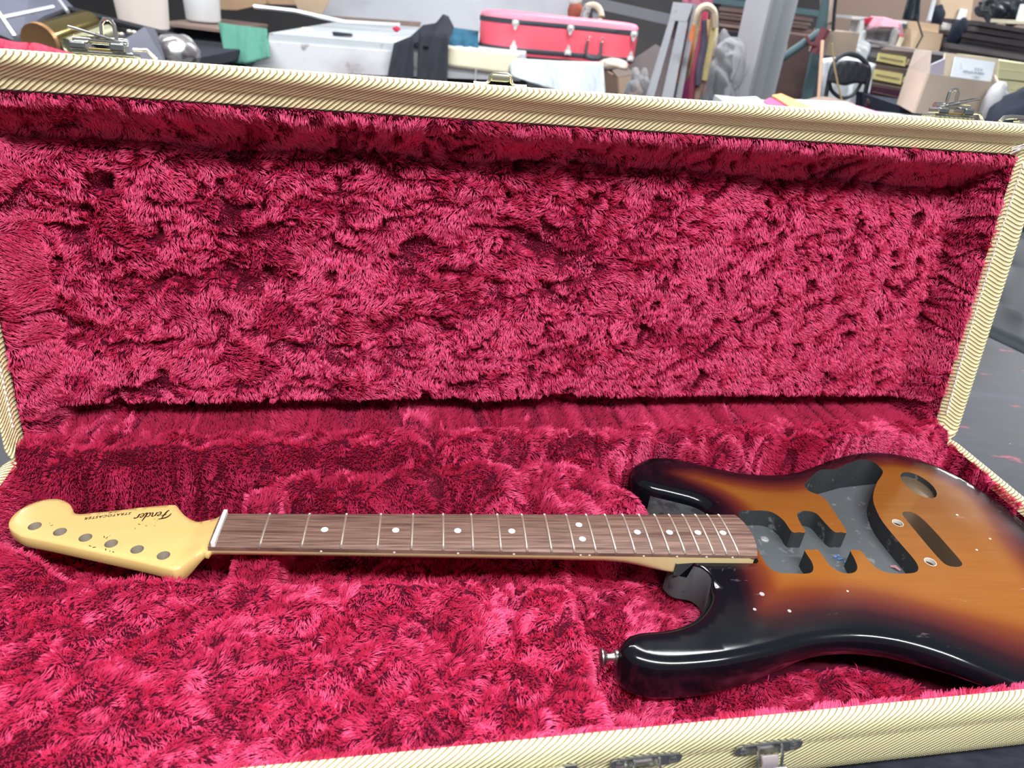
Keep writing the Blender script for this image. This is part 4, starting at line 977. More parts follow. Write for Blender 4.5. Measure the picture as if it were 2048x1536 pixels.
o = sheet([(655, -60), (1145, -60), (1140, 92), (640, 36)], 6.15, 0.03).build('grey_sheet', speckled('spotted_grey_panel', (0.52, 0.53, 0.57), (0.26, 0.25, 0.26), 0.6, 7, 0.68), None); tag(o, 'large spotted grey panel leaning behind the grey bench', 'panel')
o = MB().tube([at(508, 13, 5.3), at(590, 22, 5.3), at(690, 44, 5.3), at(800, 50, 5.35)], 0.014, 8).build('metal_strip', plain('bright_strip', (0.72, 0.75, 0.80), 0.3, 0.5), None, True); tag(o, 'curved bright metal strip lying on the grey bench', 'metal strip')
o = blob('crumpled_paper', at(612, 64, 4.75), (0.062, 0.03, 0.022), plain('paper', (0.68, 0.63, 0.58), 0.8), None, 0.5, 6); tag(o, 'crumpled pale paper on the front of the grey bench', 'paper')
o = qbox([(664, 64), (700, 68), (702, 73), (666, 71)], 4.6, 0.05).build('slot_bar', DARK, None); tag(o, 'short dark bar standing in for a slot in the grey bench', 'bar')  # dark solid in place of a dark slot in the bench
o = blob('red_scrap', at(793, 58, 5.0), (0.022, 0.02, 0.016), plain('red_scrap', (0.5, 0.03, 0.07), 0.8), None, 0.3, 8, 3); tag(o, 'tiny red scrap on the grey bench', 'scrap')
bg_ = empty('black_garment', at(835, 120, 4.4), 0, 'black garment with two sleeves slung over the front of the grey bench', 'garment')
BLK = plain('black_knit', (0.018, 0.020, 0.030), 0.85, 0, 0.3, 20)
rel(drape('sleeve', [(788, 86), (828, 70)], [(768, 185), (826, 185)], 4.34, BLK, 2, 0.012, None, 10, 10, 0.10), bg_)
rel(drape('sleeve', [(838, 62), (897, 66)], [(832, 185), (894, 185)], 4.33, BLK, 2, 0.015, None, 10, 10, 0.10), bg_)
rel(drape('hood', [(846, 50), (872, 46), (886, 28), (897, 32), (908, 54)], [(800, 92), (840, 92), (860, 96), (880, 96), (896, 92)], 4.42, BLK, 1, 0.02, None, 14, 8, 0.22, seed=3), bg_)
o = drape('blue_cloth', [(886, 52), (957, 62)], [(888, 92), (957, 98)], 4.62, plain('blue_cloth', (0.02, 0.10, 0.17), 0.85, 0, 0.5, 12), 3, 0.03, None, 12, 8, 0.25, seed=5); tag(o, 'dark blue cloth bundled between the black garment and the red case', 'cloth')
o = drape('cream_sheet', [(896, 92), (1040, 106)], [(893, 132), (1020, 150)], 4.42, CREAM, 0.5, 0.004, None, 10, 6, 0.02); tag(o, 'flat cream sheet hanging below the red case', 'sheet')
o = drape('grey_cloth', [(1017, 116), (1120, 122), (1206, 124)], [(1022, 152), (1130, 188), (1160, 204), (1212, 206)], 4.38, speckled('pale_grey_cloth', (0.60, 0.66, 0.70), (0.48, 0.46, 0.47), 0.8, 3, 0.6), 2.2, 0.03, None, 20, 12, 0.05, seed=2); tag(o, 'pale grey cloth draped below the right half of the red case', 'cloth')
o = MB().tube([at(952, 138, 4.405), at(948, 190, 4.405)], 0.004, 6).build('string', plain('string', (0.5, 0.48, 0.5), 0.8), None); tag(o, 'thin pale string hanging from the cream sheet', 'string')

# --- red guitar case on the grey bench
rc_o = at(1118, 118, 4.75); RCZ = rc_o.z
red = empty('red_guitar_case', (rc_o.x, 4.75, RCZ), 0.02, 'red guitar case with black piping and chrome latches lying on the grey bench', 'guitar case')
L0 = at(957, 75, 4.7).x - rc_o.x; L1 = at(1278, 90, 4.7).x - rc_o.x
OUT = [(L0 + 0.00, 0.10), (L0 + 0.02, 0.02), (L0 + 0.12, -0.045), (L0 + 0.26, -0.06), (L0 + 0.42, -0.035), (L0 + 0.56, -0.005), (L0 + 0.70, -0.015), (L0 + 0.83, -0.02), (L1 - 0.02, 0.03), (L1, 0.12), (L1 - 0.03, 0.28), (L0 + 0.70, 0.36), (L0 + 0.5, 0.33), (L0 + 0.26, 0.42), (L0 + 0.06, 0.34)]
OUT = [(p.x, p.y) for p in catmull([(x, y, 0) for x, y in OUT], 5)]
H = 0.225
RED = plain('red_vinyl', (0.88, 0.115, 0.165), 0.5, 0, 0.05, 20); RED2 = plain('red_vinyl_lid', (0.88, 0.24, 0.33), 0.45)
cx = sum(p[0] for p in OUT) / len(OUT); cy = sum(p[1] for p in OUT) / len(OUT)
def scaled(k): return [(cx + (x - cx) * k, cy + (y - cy) * k) for x, y in OUT]
m_ = MB(); a = [m_.bm.verts.new((x, y, 0.002)) for x, y in scaled(0.975)]; rws = [a]
for z, k in ((0.020, 1.0), (H * 0.80, 1.0)): rws.append([m_.bm.verts.new((x, y, z)) for x, y in scaled(k)])
for r0, r1 in zip(rws, rws[1:]):
    for i in range(len(r0)): j = (i + 1) % len(r0); m_.bm.faces.new((r0[i], r0[j], r1[j], r1[i]))
m_.bm.faces.new(a[::-1]); m_.bm.faces.new(rws[-1]); m_.build('tray', RED, red, True)
m_ = MB(); rws = [[m_.bm.verts.new((x, y, z)) for x, y in scaled(k)] for z, k in ((H * 0.80, 1.0), (H * 0.92, 0.998), (H * 0.985, 0.965), (H * 1.0, 0.90))]
for r0, r1 in zip(rws, rws[1:]):
    for i in range(len(r0)): j = (i + 1) % len(r0); m_.bm.faces.new((r0[i], r0[j], r1[j], r1[i]))
m_.bm.faces.new(rws[0][::-1]); m_.bm.faces.new(rws[-1]); m_.build('lid', RED2, red, True)
PIPE = plain('black_piping', (0.045, 0.047, 0.06), 0.45)
for z in (0.03, H * 0.80):
    m_ = MB(); P = [(x, y, z) for x, y in scaled(1.004)]; rws = [[m_.bm.verts.new((x, y, z + dz)) for x, y in scaled(k)] for dz, k in ((-0.014, 1.0), (-0.012, 1.010), (0.012, 1.010), (0.014, 1.0))]
    for r0, r1 in zip(rws, rws[1:]):
        for i in range(len(r0)): j = (i + 1) % len(r0); m_.bm.faces.new((r0[i], r0[j], r1[j], r1[i]))
    m_.build('piping', PIPE, red, True)
def fronty(x):
    return min((p[1] for p in OUT if abs(p[0] - x) < 0.045 and p[1] < cy), default=0)
for px in (1029, 1140, 1270):
    x = at(px, 70, 4.7).x - rc_o.x; y = fronty(x) - 0.006
    for z, s in ((H * 0.74, 1), (0.052, -1)):
        lt_ = MB().prism([(-0.019, 0.024), (0.019, 0.024), (0.021, 0.004), (0.011, -0.010), (0.009, -0.022), (0, -0.034), (-0.009, -0.022), (-0.011, -0.010), (-0.021, 0.004)], 0, 0.006, Matrix.Translation((x, y, z)) @ Matrix.Rotation(math.pi / 2, 4, 'X') @ Matrix.Scale(s, 4, (0, 1, 0))).build('clasp', plain('clasp_chrome', (0.72, 0.72, 0.72), 0.3, 0.5, 0.4, 60), red)
        MB().lathe([(0.012, 0), (0.011, 0.006), (0.004, 0.009)], (x, y - 0.006, z + 0.012 * s), 14, Matrix.Rotation(math.pi / 2, 3, 'X')).build('rivet', plain('rivet_white', (0.85, 0.85, 0.85), 0.3, 0.3), lt_, True)
xh = at(1188, 95, 4.7).x - rc_o.x; yh = fronty(xh) - 0.012
hd = MB().tube([(xh - 0.042, yh, 0.115), (xh - 0.045, yh - 0.01, 0.06), (xh - 0.036, yh - 0.016, 0.030), (xh, yh - 0.018, 0.024), (xh + 0.036, yh - 0.016, 0.030), (xh + 0.045, yh - 0.01, 0.06), (xh + 0.042, yh, 0.115)], [0.006, 0.010, 0.014, 0.015, 0.014, 0.010, 0.006], 8).build('handle', PIPE, red, True)
for s in (-1, 1): MB().tube([(xh + s * 0.042 + 0.010 * math.cos(t), yh, 0.128 + 0.014 * math.sin(t)) for t in np.linspace(0, 2 * math.pi, 13)], 0.0035, 6).build('handle_ring', CHROME, hd, True)
# --- middle right: steel shelf, box, leaning frame, scarves, bags, column, rack
sh = empty('steel_shelf', at(1240, 30, 6.4), 0, 'grey steel shelf high behind the red guitar case', 'shelf')
rel(qbox([(1150, -14), (1345, 30), (1345, 52), (1150, 8)], 6.4, 0.5).build('beam', plain('shelf_grey', (0.22, 0.22, 0.25), 0.6), None), sh)
rel(qbox([(1186, 10), (1200, 12), (1190, 260), (1176, 260)], 6.45, 0.05).build('upright', STEEL, None), sh)
for k, (px, col, s, lb_, ct, nm) in enumerate((((1150, 22), (0.34, 0.085, 0.055), (0.055, 0.06, 0.07), 'rust red roll beside the top of the red guitar case', 'roll', 'rust_roll'), ((1150, -2), (0.72, 0.70, 0.66), (0.05, 0.05, 0.05), 'white bundle standing above the rust red roll', 'bundle', 'white_bundle'))):
    o = blob(nm, at(*px, 5.9), s, plain(nm + '_mat', col, 0.8, 0, 0.2, 30), None, 0.12, k, 3); tag(o, lb_, ct)
o = MB(); c = at(1184, 32, 5.9)
o.tube([(c.x + 0.07 * math.cos(t), c.y + 0.05 * math.sin(t), c.z + 0.07 * math.sin(t)) for t in np.linspace(0, math.pi * 1.9, 24)], 0.022, 8)
o = o.build('cream_coil', plain('cream_coil', (0.66, 0.55, 0.42), 0.7), None, True); tag(o, 'cream coil hanging under the steel shelf', 'coil')
o = MB().tube([at(1166, 40, 5.8), at(1176, 10, 5.8)], 0.03, 8).build('rope_hank', speckled('rope', (0.5, 0.48, 0.48), (0.2, 0.18, 0.18), 0.8, 60, 0.5), None, True); tag(o, 'speckled grey rope hank between the rust red roll and the cream coil', 'rope')
lw = empty('low_bench', (1.9, 4.35, 0), 0, 'dark low bench running under the boxes and the stacked cases', 'bench')
MB().box((0.1, -0.62, 0.70), (3.4, 0.85, 0.05)).build('top', DARK, lw)
for x in (-1.5, 1.7):
    for y in (-0.95, -0.30): MB().box((x, y, 0.336), (0.07, 0.07, 0.672)).build('leg', DARK, lw)
def carton(name, pf, pl, pr, ptop, Y, mat, lab, ptop_dark=None): pass
sl = empty('stool', (0.72, 4.72, 0), 0, 'dark stool hidden in the shade under the small cardboard box', 'stool')
MB().box((0, 0, 0.60), (0.42, 0.44, 0.04)).build('seat', DARK, sl)
for x in (-0.17, 0.17):
    for y in (-0.17, 0.17): MB().box((x, y, 0.29), (0.04, 0.04, 0.58)).build('leg', DARK, sl)
cb = empty('cardboard_box', at(1240, 192, 4.6), 0, 'small open brown cardboard box beside the grey leaning frame', 'box')
rel(sheet([(1209, 138), (1237, 156), (1237, 215), (1209, 200)], [4.72, 4.5, 4.5, 4.72], 0.012).build('side', plain('shaded_carton', (0.26, 0.18, 0.135), 0.8), None), cb)  # same card on all sides; this one toned darker as its shaded side
rel(sheet([(1237, 156), (1272, 150), (1272, 206), (1237, 215)], [4.5, 4.66, 4.66, 4.5], 0.012).build('side', plain('lit_carton', (0.34, 0.24, 0.18), 0.8), None), cb)  # card colour lightened as the lit side
rel(sheet([(1209, 138), (1245, 128), (1245, 190), (1209, 200)], [4.72, 4.9, 4.9, 4.72], 0.012).build('side', DARK, None), cb)  # inner shade of the box put in as a near-black side
rel(sheet([(1236, 156), (1224, 142), (1252, 134), (1270, 150)], [4.5, 4.55, 4.8, 4.66], 0.010).build('flap', plain('deep_shade_carton', (0.13, 0.10, 0.085), 0.8), None), cb)  # card colour darkened for shade on the flap
o = blob('foam_lump', at(1228, 130, 4.7), (0.09, 0.06, 0.035), plain('buff_foam', (0.56, 0.48, 0.40), 0.85), None, 0.2, 11, 3); tag(o, 'buff foam lump in the top of the small cardboard box', 'foam')
o = sheet([(1238, 138), (1310, 90), (1325, 100), (1290, 190), (1262, 160)], [5.0, 5.2, 5.2, 4.95, 4.95], 0.02).build('dark_flap', plain('grey_brown_board', (0.12, 0.10, 0.10), 0.8), None); tag(o, 'dark grey brown board leaning behind the small cardboard box', 'board')
o = blob('plastic_bag', at(1276, 186, 4.05), (0.070, 0.06, 0.115), CLEAR, None, 0.55, 12); tag(o, 'small hazy plastic bag between the cardboard box and the leaning frame', 'plastic bag')
lf = empty('leaning_frame', at(1335, 120, 3.9), 0, 'grey wooden frame with a long slot leaning beside the bundle of scarves', 'frame')
FR = speckled('frame_grey', (0.105, 0.110, 0.125), (0.07, 0.068, 0.07), 0.6, 14)
rel(sheet([(1345, 8), (1385, 12), (1372, 48), (1337, 44)], [4.3, 4.3, 4.22, 4.22], 0.03).build('head_plate', FR, None), lf)
rel(sheet([(1337, 44), (1349, 46), (1298, 230), (1280, 230)], [4.22, 4.22, 3.8, 3.8], 0.03).build('rail', FR, None), lf)
rel(sheet([(1356, 47), (1374, 49), (1338, 235), (1314, 235)], [4.22, 4.22, 3.8, 3.8], 0.03).build('rail', FR, None), lf)
rel(sheet([(1385, 12), (1394, 16), (1354, 238), (1342, 238)], [4.33, 4.33, 3.83, 3.83], 0.04).build('edge_strip', plain('frame_dark', (0.075, 0.078, 0.09), 0.6), None), lf)
rel(sheet([(1348, 48), (1358, 48), (1316, 232), (1298, 232)], [4.30, 4.30, 3.88, 3.88], 0.012).build('slot_back', plain('slot_brown', (0.12, 0.09, 0.095), 0.8), None), lf)
scf = empty('scarf_bundle', at(1405, 100, 4.1), 0, 'bundle of orange, tan, pink and maroon scarves hanging beside the steel column', 'scarves')
for k, (pp, r, col) in enumerate((
    ([(1395, 40), (1382, 90), (1366, 130), (1358, 166)], (0.030, 0.040, 0.042, 0.02), (0.58, 0.19, 0.085)),
    ([(1400, 26), (1396, 80), (1384, 140), (1372, 180)], (0.030, 0.034, 0.030, 0.03), (0.40, 0.30, 0.16)),
    ([(1410, 20), (1404, 70), (1396, 110), (1390, 150)], (0.025, 0.032, 0.034, 0.03), (0.46, 0.060, 0.13)),
    ([(1418, 40), (1412, 80), (1402, 140), (1394, 186)], (0.026, 0.034, 0.032, 0.026), (0.52, 0.38, 0.20)),
    ([(1424, 50), (1420, 90), (1412, 130), (1400, 190)], (0.026, 0.030, 0.030, 0.03), (0.55, 0.22, 0.15)),
    ([(1388, 150), (1376, 176), (1366, 196), (1360, 225)], (0.03, 0.045, 0.05, 0.05), (0.24, 0.03, 0.12)),
    ([(1412, 120), (1402, 160), (1392, 200), (1388, 225)], (0.02, 0.028, 0.03, 0.03), (0.36, 0.24, 0.19)),
    ([(1404, 60), (1398, 100), (1386, 150), (1380, 200)], (0.02, 0.026, 0.026, 0.03), (0.30, 0.06, 0.10)),
    ([(1426, 30), (1424, 70), (1416, 110), (1408, 160)], (0.02, 0.026, 0.026, 0.024), (0.62, 0.50, 0.24)),
    ([(1408, 40), (1408, 90), (1400, 130), (1396, 170)], (0.018, 0.024, 0.024, 0.02), (0.10, 0.09, 0.14)),
    ([(1390, 50), (1398, 22), (1414, 14), (1428, 26), (1430, 56)], (0.020, 0.026, 0.028, 0.026, 0.02), (0.50, 0.40, 0.30)))):
    rel(MB().tube([at(x, y, 4.17 - 0.014 * k) for x, y in [tuple(q)[:2] for q in catmull([(a, b, 0) for a, b in pp], 4, False)]], [0.72 * float(np.interp(i / (4 * (len(pp) - 1)), np.linspace(0, 1, len(pp)), r)) for i in range(4 * (len(pp) - 1) + 1)], 9).build('scarf', plain('scarf_cloth', col, 0.9, 0, 0.35, 18), None, True), scf)
o = sheet([(1427, 36), (1436, 38), (1436, 100), (1426, 98)], 4.25, 0.01).build('pale_strip', plain('pale_green_strip', (0.55, 0.55, 0.32), 0.7), None); tag(o, 'narrow pale green strip hanging right of the scarf bundle', 'strip')
o = drape('pink_blanket', [(1362, -10), (1430, -8)], [(1366, 14), (1420, 20)], 4.6, plain('dusty_pink', (0.36, 0.12, 0.18), 0.9), 2, 0.02, None, 8, 5); tag(o, 'dusty pink cloth above the scarf bundle', 'cloth')
o = blob('clear_bag', at(1432, 175, 4.15), (0.115, 0.09, 0.20), CLEAR, None, 0.62, 15, 5); tag(o, 'large hazy clear plastic bag between the scarves and the steel column', 'plastic bag')
# steel column: a real upright H-section
p = at(1506, 200, 4.3); col = MB(); r_ = Matrix.Rotation(0.42, 3, 'Z')
for c_, s_ in (((-0.085, 0, 2.0), (0.012, 0.20, 4.0)), ((0.085, 0, 2.0), (0.012, 0.20, 4.0)), ((0, 0, 2.0), (0.17, 0.010, 4.0)), ((-0.07, -0.09, 2.0), (0.008, 0.012, 4.0))):
    col.box(Vector((p.x, p.y + 0.1, 0)) + r_ @ Vector(c_), s_, r_)
tag(col.build('column', STEEL, None), kind='structure')
rk = empty('storage_rack', at(1530, 30, 6.2), 0, 'teal painted storage rack carrying brown boards behind the steel column', 'rack')
for pxs in ([(1425, -6), (1648, 22), (1648, 34), (1425, 6)],): rel(qbox(pxs, 6.0, 0.06).build('beam', TEAL, None), rk)
rel(qbox([(1428, -10), (1442, -8), (1434, 250), (1420, 250)], 6.05, 0.06).build('upright', TEAL, None), rk)
rel(qbox([(1650, -10), (1668, -8), (1612, 250), (1596, 250)], 5.0, 0.05).build('upright', TEAL, None), rk)
rel(qbox([(1425, 60), (1640, 84), (1640, 92), (1425, 68)], 6.0, 0.9).build('shelf', DARK, None), rk)
BRD = [plain('stacked_board', c, 0.7, 0, 0.2, 9) for c in ((0.20, 0.13, 0.12), (0.30, 0.20, 0.18), (0.15, 0.095, 0.09))]
for k in range(6):
    y0 = 14 + k * 8
    o = qbox([(1438 + 2 * (k % 2), y0), (1626 - 5 * (k % 3), y0 + 22), (1626 - 5 * (k % 3), y0 + 28.5), (1438 + 2 * (k % 2), y0 + 6.5)], 6.02 + 0.02 * (k % 2), 0.8).build('brown_board', BRD[k % 3], None)
    tag(o, 'thin brown board on the teal rack behind the column, %s in its stack' % ('topmost', 'second', 'third', 'fourth', 'fifth', 'lowest')[k], 'board', 'brown boards stacked on the teal rack')
o = sheet([(1440, 66), (1500, 72), (1490, 250), (1420, 250)], 6.9, 0.03).build('dark_board', NAVY, None); tag(o, 'dark sheet put in for the dark opening under the teal rack left of the column', 'board')  # sheet standing in for the darkness of the opening below the rack
o = sheet([(1556, 66), (1630, 78), (1618, 250), (1540, 250)], [5.5, 5.5, 5.2, 5.2], 0.03).build('wood_panel', plain('dark_brown_panel', (0.075, 0.045, 0.042), 0.75, 0, 0.5, 6), None); tag(o, 'dark brown wooden panel leaning right of the steel column', 'panel')
o = sheet([(1566, 86), (1574, 90), (1556, 150), (1546, 200), (1538, 190)], 5.1, 0.03).build('torn_cardboard', KRAFT2, None); tag(o, 'torn tan cardboard edge showing along the right side of the column', 'cardboard')
o = MB().tube([at(1556, 122, 4.9), at(1640, 64, 4.9)], 0.024, 10).build('teal_pipe', TEAL, None, True); tag(o, 'slanting teal pipe braced against the rack upright', 'pipe')
cl = empty('clamp', at(1635, 80, 4.85), 0, 'maroon clamp gripping the teal rack upright', 'clamp')
RC = plain('maroon_paint', (0.18, 0.045, 0.06), 0.6)
rel(MB().tube([at(1652, 58, 4.86), at(1640, 80, 4.86), at(1628, 106, 4.86)], 0.030, 8).build('jaw', RC, None, True), cl)
rel(MB().tube([at(1612, 72, 4.86), at(1620, 88, 4.84), at(1634, 92, 4.84)], 0.010, 8).build('lever', RC, None, True), cl)
o = MB().tube([at(1645, 82, 3.95), at(1635, 236, 3.7)], 0.009, 8).build('wooden_stick', plain('stick', (0.40, 0.26, 0.19), 0.7), None, True); tag(o, 'thin light brown stick upright left of the folding chair', 'stick')
o = drape('hanging_strip', [(1660, -10), (1672, -8)], [(1655, 50), (1668, 48)], 4.9, plain('peach_cloth', (0.66, 0.52, 0.45), 0.85), 1, 0.01, None, 6, 8); tag(o, 'peach cloth strip hanging beside the rack upright', 'cloth')
o = MB().tube([at(1672, -10, 4.8), at(1668, 30, 4.8), at(1666, 62, 4.8)], 0.010, 6).build('black_cable', DARK, None); tag(o, 'black cable hanging beside the peach cloth strip', 'cable')
# --- folding chair and what lies round it
ch = empty('folding_chair', at(1692, 190, 3.75), 0, 'black folding chair with rounded backrest behind the loose white papers', 'chair')
BT = plain('black_tube', (0.030, 0.034, 0.042), 0.4)
arch = [(1640, 232), (1652, 190), (1662, 140), (1676, 116), (1698, 108), (1722, 116), (1738, 140), (1732, 180), (1722, 236)]
rel(MB().tube([at(x, y, 3.75) for x, y in [tuple(q)[:2] for q in catmull([(a, b, 0) for a, b in arch], 4, False)]], 0.011, 8).build('frame', BT, None, True), ch)
rel(drape('backrest', [(1668, 126), (1690, 120), (1715, 122), (1738, 132)], [(1654, 164), (1690, 172), (1712, 166), (1735, 170)], 3.73, plain('charcoal_pad', (0.030, 0.034, 0.045), 0.6), 0.5, 0.012, None, 12, 6, 0, 0.02), ch)
rel(MB().tube([at(x, y, 3.78) for x, y in [tuple(q)[:2] for q in catmull([(1658, 160, 0), (1664, 182, 0), (1685, 196, 0), (1708, 188, 0), (1722, 166, 0)], 4, False)]], 0.009, 8).build('back_hoop', BT, None, True), ch)
rel(sheet([(1650, 214), (1726, 220), (1722, 240), (1646, 236)], [3.6, 3.6, 3.3, 3.3], 0.03).build('seat', BT, None), ch)
o = drape('white_sheet', [(1640, 118), (1690, 112), (1752, 128)], [(1640, 214), (1700, 220), (1742, 232)], 4.2, plain('white_wrap', (0.70, 0.74, 0.78), 0.6, 0, 0.25, 9), 3, 0.03, None, 14, 10, seed=9); tag(o, 'crumpled white wrapping behind the folding chair', 'wrapping')
o = MB().tube([at(1664, 86, 3.6), at(1668, 130, 3.6), at(1676, 170, 3.6), at(1688, 218, 3.6)], 0.004, 6).build('yellow_cord', plain('ochre_cord', (0.36, 0.27, 0.12), 0.7), None); tag(o, 'thin ochre cord hanging across the folding chair', 'cord')
o = qbox([(1660, 62), (1720, 66), (1708, 118), (1648, 110)], 4.9, 0.3).build('kraft_bag', speckled('kraft_paper', (0.42, 0.33, 0.26), (0.52, 0.43, 0.35), 0.8, 12), None); tag(o, 'brown kraft paper bag above the folding chair', 'paper bag')
o = blob('brown_bundle', at(1660, 210, 3.55), (0.12, 0.08, 0.03), plain('dull_brown', (0.26, 0.19, 0.16), 0.85), None, 0.2, 21, 3); tag(o, 'dull brown bundle under the folding chair', 'bundle')
tag(sheet([(1645, -70), (2100, -70), (2110, 64), (1640, 60)], 6.5, 0.05).build('wall_partition', plain('brown_partition', (0.31, 0.225, 0.185), 0.85, 0, 0.15, 1.5), None), kind='structure')
# --- white crate with pink cloth
wc = empty('white_crate', at(1755, 70, 5.2), 0, 'white slatted crate with plastic inside, pink cloth over its top', 'crate')
rel(qbox([(1704, 32), (1814, 42), (1814, 48), (1704, 38)], 5.15, 0.3).build('top_bar', WHITE, None), wc)
rel(qbox([(1722, 38), (1730, 39), (1722, 88), (1712, 86)], 5.15, 0.04).build('post', WHITE, None), wc)
rel(qbox([(1794, 46), (1802, 47), (1790, 94), (1780, 92)], 5.15, 0.04).build('post', WHITE, None), wc)
rel(qbox([(1706, 40), (1720, 42), (1712, 66), (1700, 64)], 5.3, 0.03).build('side_panel', WHITE, None), wc)
rel(drape('plastic_sheet', [(1728, 48), (1795, 54)], [(1720, 92), (1784, 98)], 5.25, CLEAR, 3, 0.03, None, 12, 8, seed=4), wc)
rel(qbox([(1714, 86), (1796, 94), (1796, 99), (1714, 91)], 5.1, 0.35).build('bottom_bar', plain('taupe', (0.40, 0.36, 0.35), 0.7), None), wc)
rel(qbox([(1716, 92), (1795, 100), (1770, 118), (1700, 108)], 5.12, 0.3).build('base_box', plain('grey_base', (0.26, 0.245, 0.245), 0.7), None), wc)
pk = empty('pink_cloth', at(1765, 45, 5.08), 0, 'pink cloth with red ends slung over the white crate', 'cloth')
PK = plain('pink_cloth', (0.68, 0.38, 0.47), 0.85, 0, 0.12, 12); PR = plain('red_end', (0.58, 0.05, 0.10), 0.85)
rel(drape('swag', [(1742, 32), (1770, 34), (1803, 44)], [(1732, 60), (1760, 54), (1800, 56)], 5.05, PK, 2, 0.02, None, 14, 6, 0.05), pk)
rel(drape('tail', [(1796, 46), (1804, 48)], [(1798, 74), (1807, 74)], 5.05, PK, 1, 0.01, None, 5, 6), pk)
rel(drape('red_end', [(1728, 36), (1748, 34)], [(1728, 50), (1738, 48)], 5.02, PR, 1, 0.01, None, 6, 5), pk)
rel(drape('red_end', [(1797, 70), (1806, 70)], [(1798, 78), (1806, 78)], 5.03, PR, 1, 0.01, None, 4, 3), pk)
o = blob('white_bag', at(1712, 104, 5.10), (0.075, 0.06, 0.105), plain('thin_white_plastic', (0.66, 0.70, 0.73), 0.3, 0, 0.3, 14), None, 0.4, 30); tag(o, 'thin white plastic bag hanging left of the white crate base', 'plastic bag')
o = MB().tube([at(1804, 74, 4.95), at(1792, 102, 4.95)], 0.014, 6).build('cream_stick', CREAM, None); tag(o, 'short cream stick leaning against the white crate', 'stick')
o = drape('dark_jacket', [(1818, -14), (1842, -12)], [(1804, 38), (1838, 48)], 5.5, plain('dark_teal_cloth', (0.035, 0.050, 0.062), 0.8, 0, 0.5, 14), 2, 0.03, None, 10, 8, seed=7); tag(o, 'dark jacket hanging on the brown partition above the tan box', 'jacket')
o = qbox([(1806, 44), (1836, 48), (1822, 100), (1798, 98)], 5.25, 0.15).build('teal_canister', plain('teal_grey', (0.10, 0.14, 0.16), 0.6), None); tag(o, 'dark teal grey canister left of the tan boxes', 'canister')
st = empty('side_shelf', at(1930, 112, 4.9), 0, 'pale edged shelf carrying the tan boxes and the dark boards', 'shelf')
rel(qbox([(1786, 92), (2090, 131), (2090, 137), (1786, 98)], 4.9, 1.1).build('board', plain('pale_edge', (0.46, 0.44, 0.44), 0.6), None), st)
for a in (1830, 2070): rel(qbox([(a, 98), (a + 10, 100), (a - 10, 300), (a - 20, 300)], 5.3, 0.06).build('support', DARK, None), st)
o = qbox([(1838, 61), (1886, 68), (1878, 103), (1824, 97)], 5.0, 0.35).build('tan_box', KRAFT2, None); tag(o, 'larger tan box on the pale edged shelf, below the small one', 'box')
o = qbox([(1844, 44), (1879, 49), (1877, 66), (1841, 61)], 5.05, 0.22).build('tan_box', plain('tan_light', (0.60, 0.45, 0.31), 0.8), None); tag(o, 'small light tan box standing on top of the larger tan box', 'box')
o = MB().tube([at(1832, 30, 4.9), at(1845, 72, 4.85), at(1832, 96, 4.88)], 0.005, 6).build('dark_wire', DARK, None); tag(o, 'thin dark wire bent across the larger tan box', 'wire')
o = MB().tube([at(1871, -10, 5.4), at(1857, 44, 5.2)], 0.014, 8).build('metal_rod', STEEL, None, True); tag(o, 'grey metal rod rising from the small tan box', 'rod')
o = blob('black_bag', at(1873, 34, 5.3), (0.045, 0.04, 0.07), NAVY, None, 0.25, 33, 3); tag(o, 'small black bag behind the small tan box', 'bag')
o = sheet([(1878, -10), (1945, -6), (1938, 50), (1882, 50)], 6.0, 0.03).build('tan_sheet', KRAFT2, None); tag(o, 'tan panel leaning on the brown partition behind the small tan box', 'panel')
o = sheet([(1920, 17), (1935, 19), (1927, 48), (1911, 43)], 5.975, 0.012).build('white_tag', WHITE, None); tag(o, 'white card hanging on the tan panel', 'card')
o = blob('paper_scraps', at(1895, 56, 5.3), (0.06, 0.04, 0.025), plain('pale_scraps', (0.58, 0.55, 0.53), 0.8), None, 0.5, 34, 3); tag(o, 'pale paper scraps beside the small tan box', 'paper')
o = blob('black_glove', at(1914, 64, 5.0), (0.045, 0.04, 0.075), NAVY, None, 0.35, 35, 3); tag(o, 'black glove hanging at the left end of the dark board stack', 'glove')
DB = [plain('dark_board_wood', c, 0.75, 0, 0.4, 14) for c in ((0.070, 0.060, 0.066), (0.11, 0.096, 0.10), (0.055, 0.046, 0.05))]
for k, (x0, y0, dy) in enumerate(((1958, 42, 9), (1950, 53, 10), (1926, 66, 8), (1924, 75, 9), (1900, 86, 10), (1896, 97, 9))):
    s = 0.165
    o = qbox([(x0, y0), (2090, y0 + (2090 - x0) * s), (2090, y0 + dy + (2090 - x0) * s), (x0 - 2, y0 + dy)], 4.95 + 0.02 * (k % 2), 0.5 - 0.05 * (k % 3)).build('dark_board', DB[k % 3], None)
    tag(o, 'rough dark board stacked on the pale edged shelf, %s of six' % ('topmost', 'second', 'third', 'fourth', 'fifth', 'lowest')[k], 'board', 'dark boards stacked on the shelf')
for k, (x, y, s) in enumerate(((1985, 16, 0.10), (2020, 6, 0.12), (2040, 26, 0.09))):
    o = blob('black_sack', at(x, y, 5.7), (s, 0.08, s * 0.8), plain('black_plastic', (0.022, 0.026, 0.034), 0.35, 0, 0.4, 10), None, 0.4, 40 + k, 4); tag(o, 'glossy black sack above the dark boards, %s of the heap' % ('left one', 'topmost', 'right one')[k], 'sack', 'black sacks above the dark boards')
o = sheet([(2042, 8), (2080, 10), (2070, 50), (2032, 44)], 5.4, 0.02).build('white_board', WHITE, None); tag(o, 'white panel at the far right above the dark boards', 'panel')
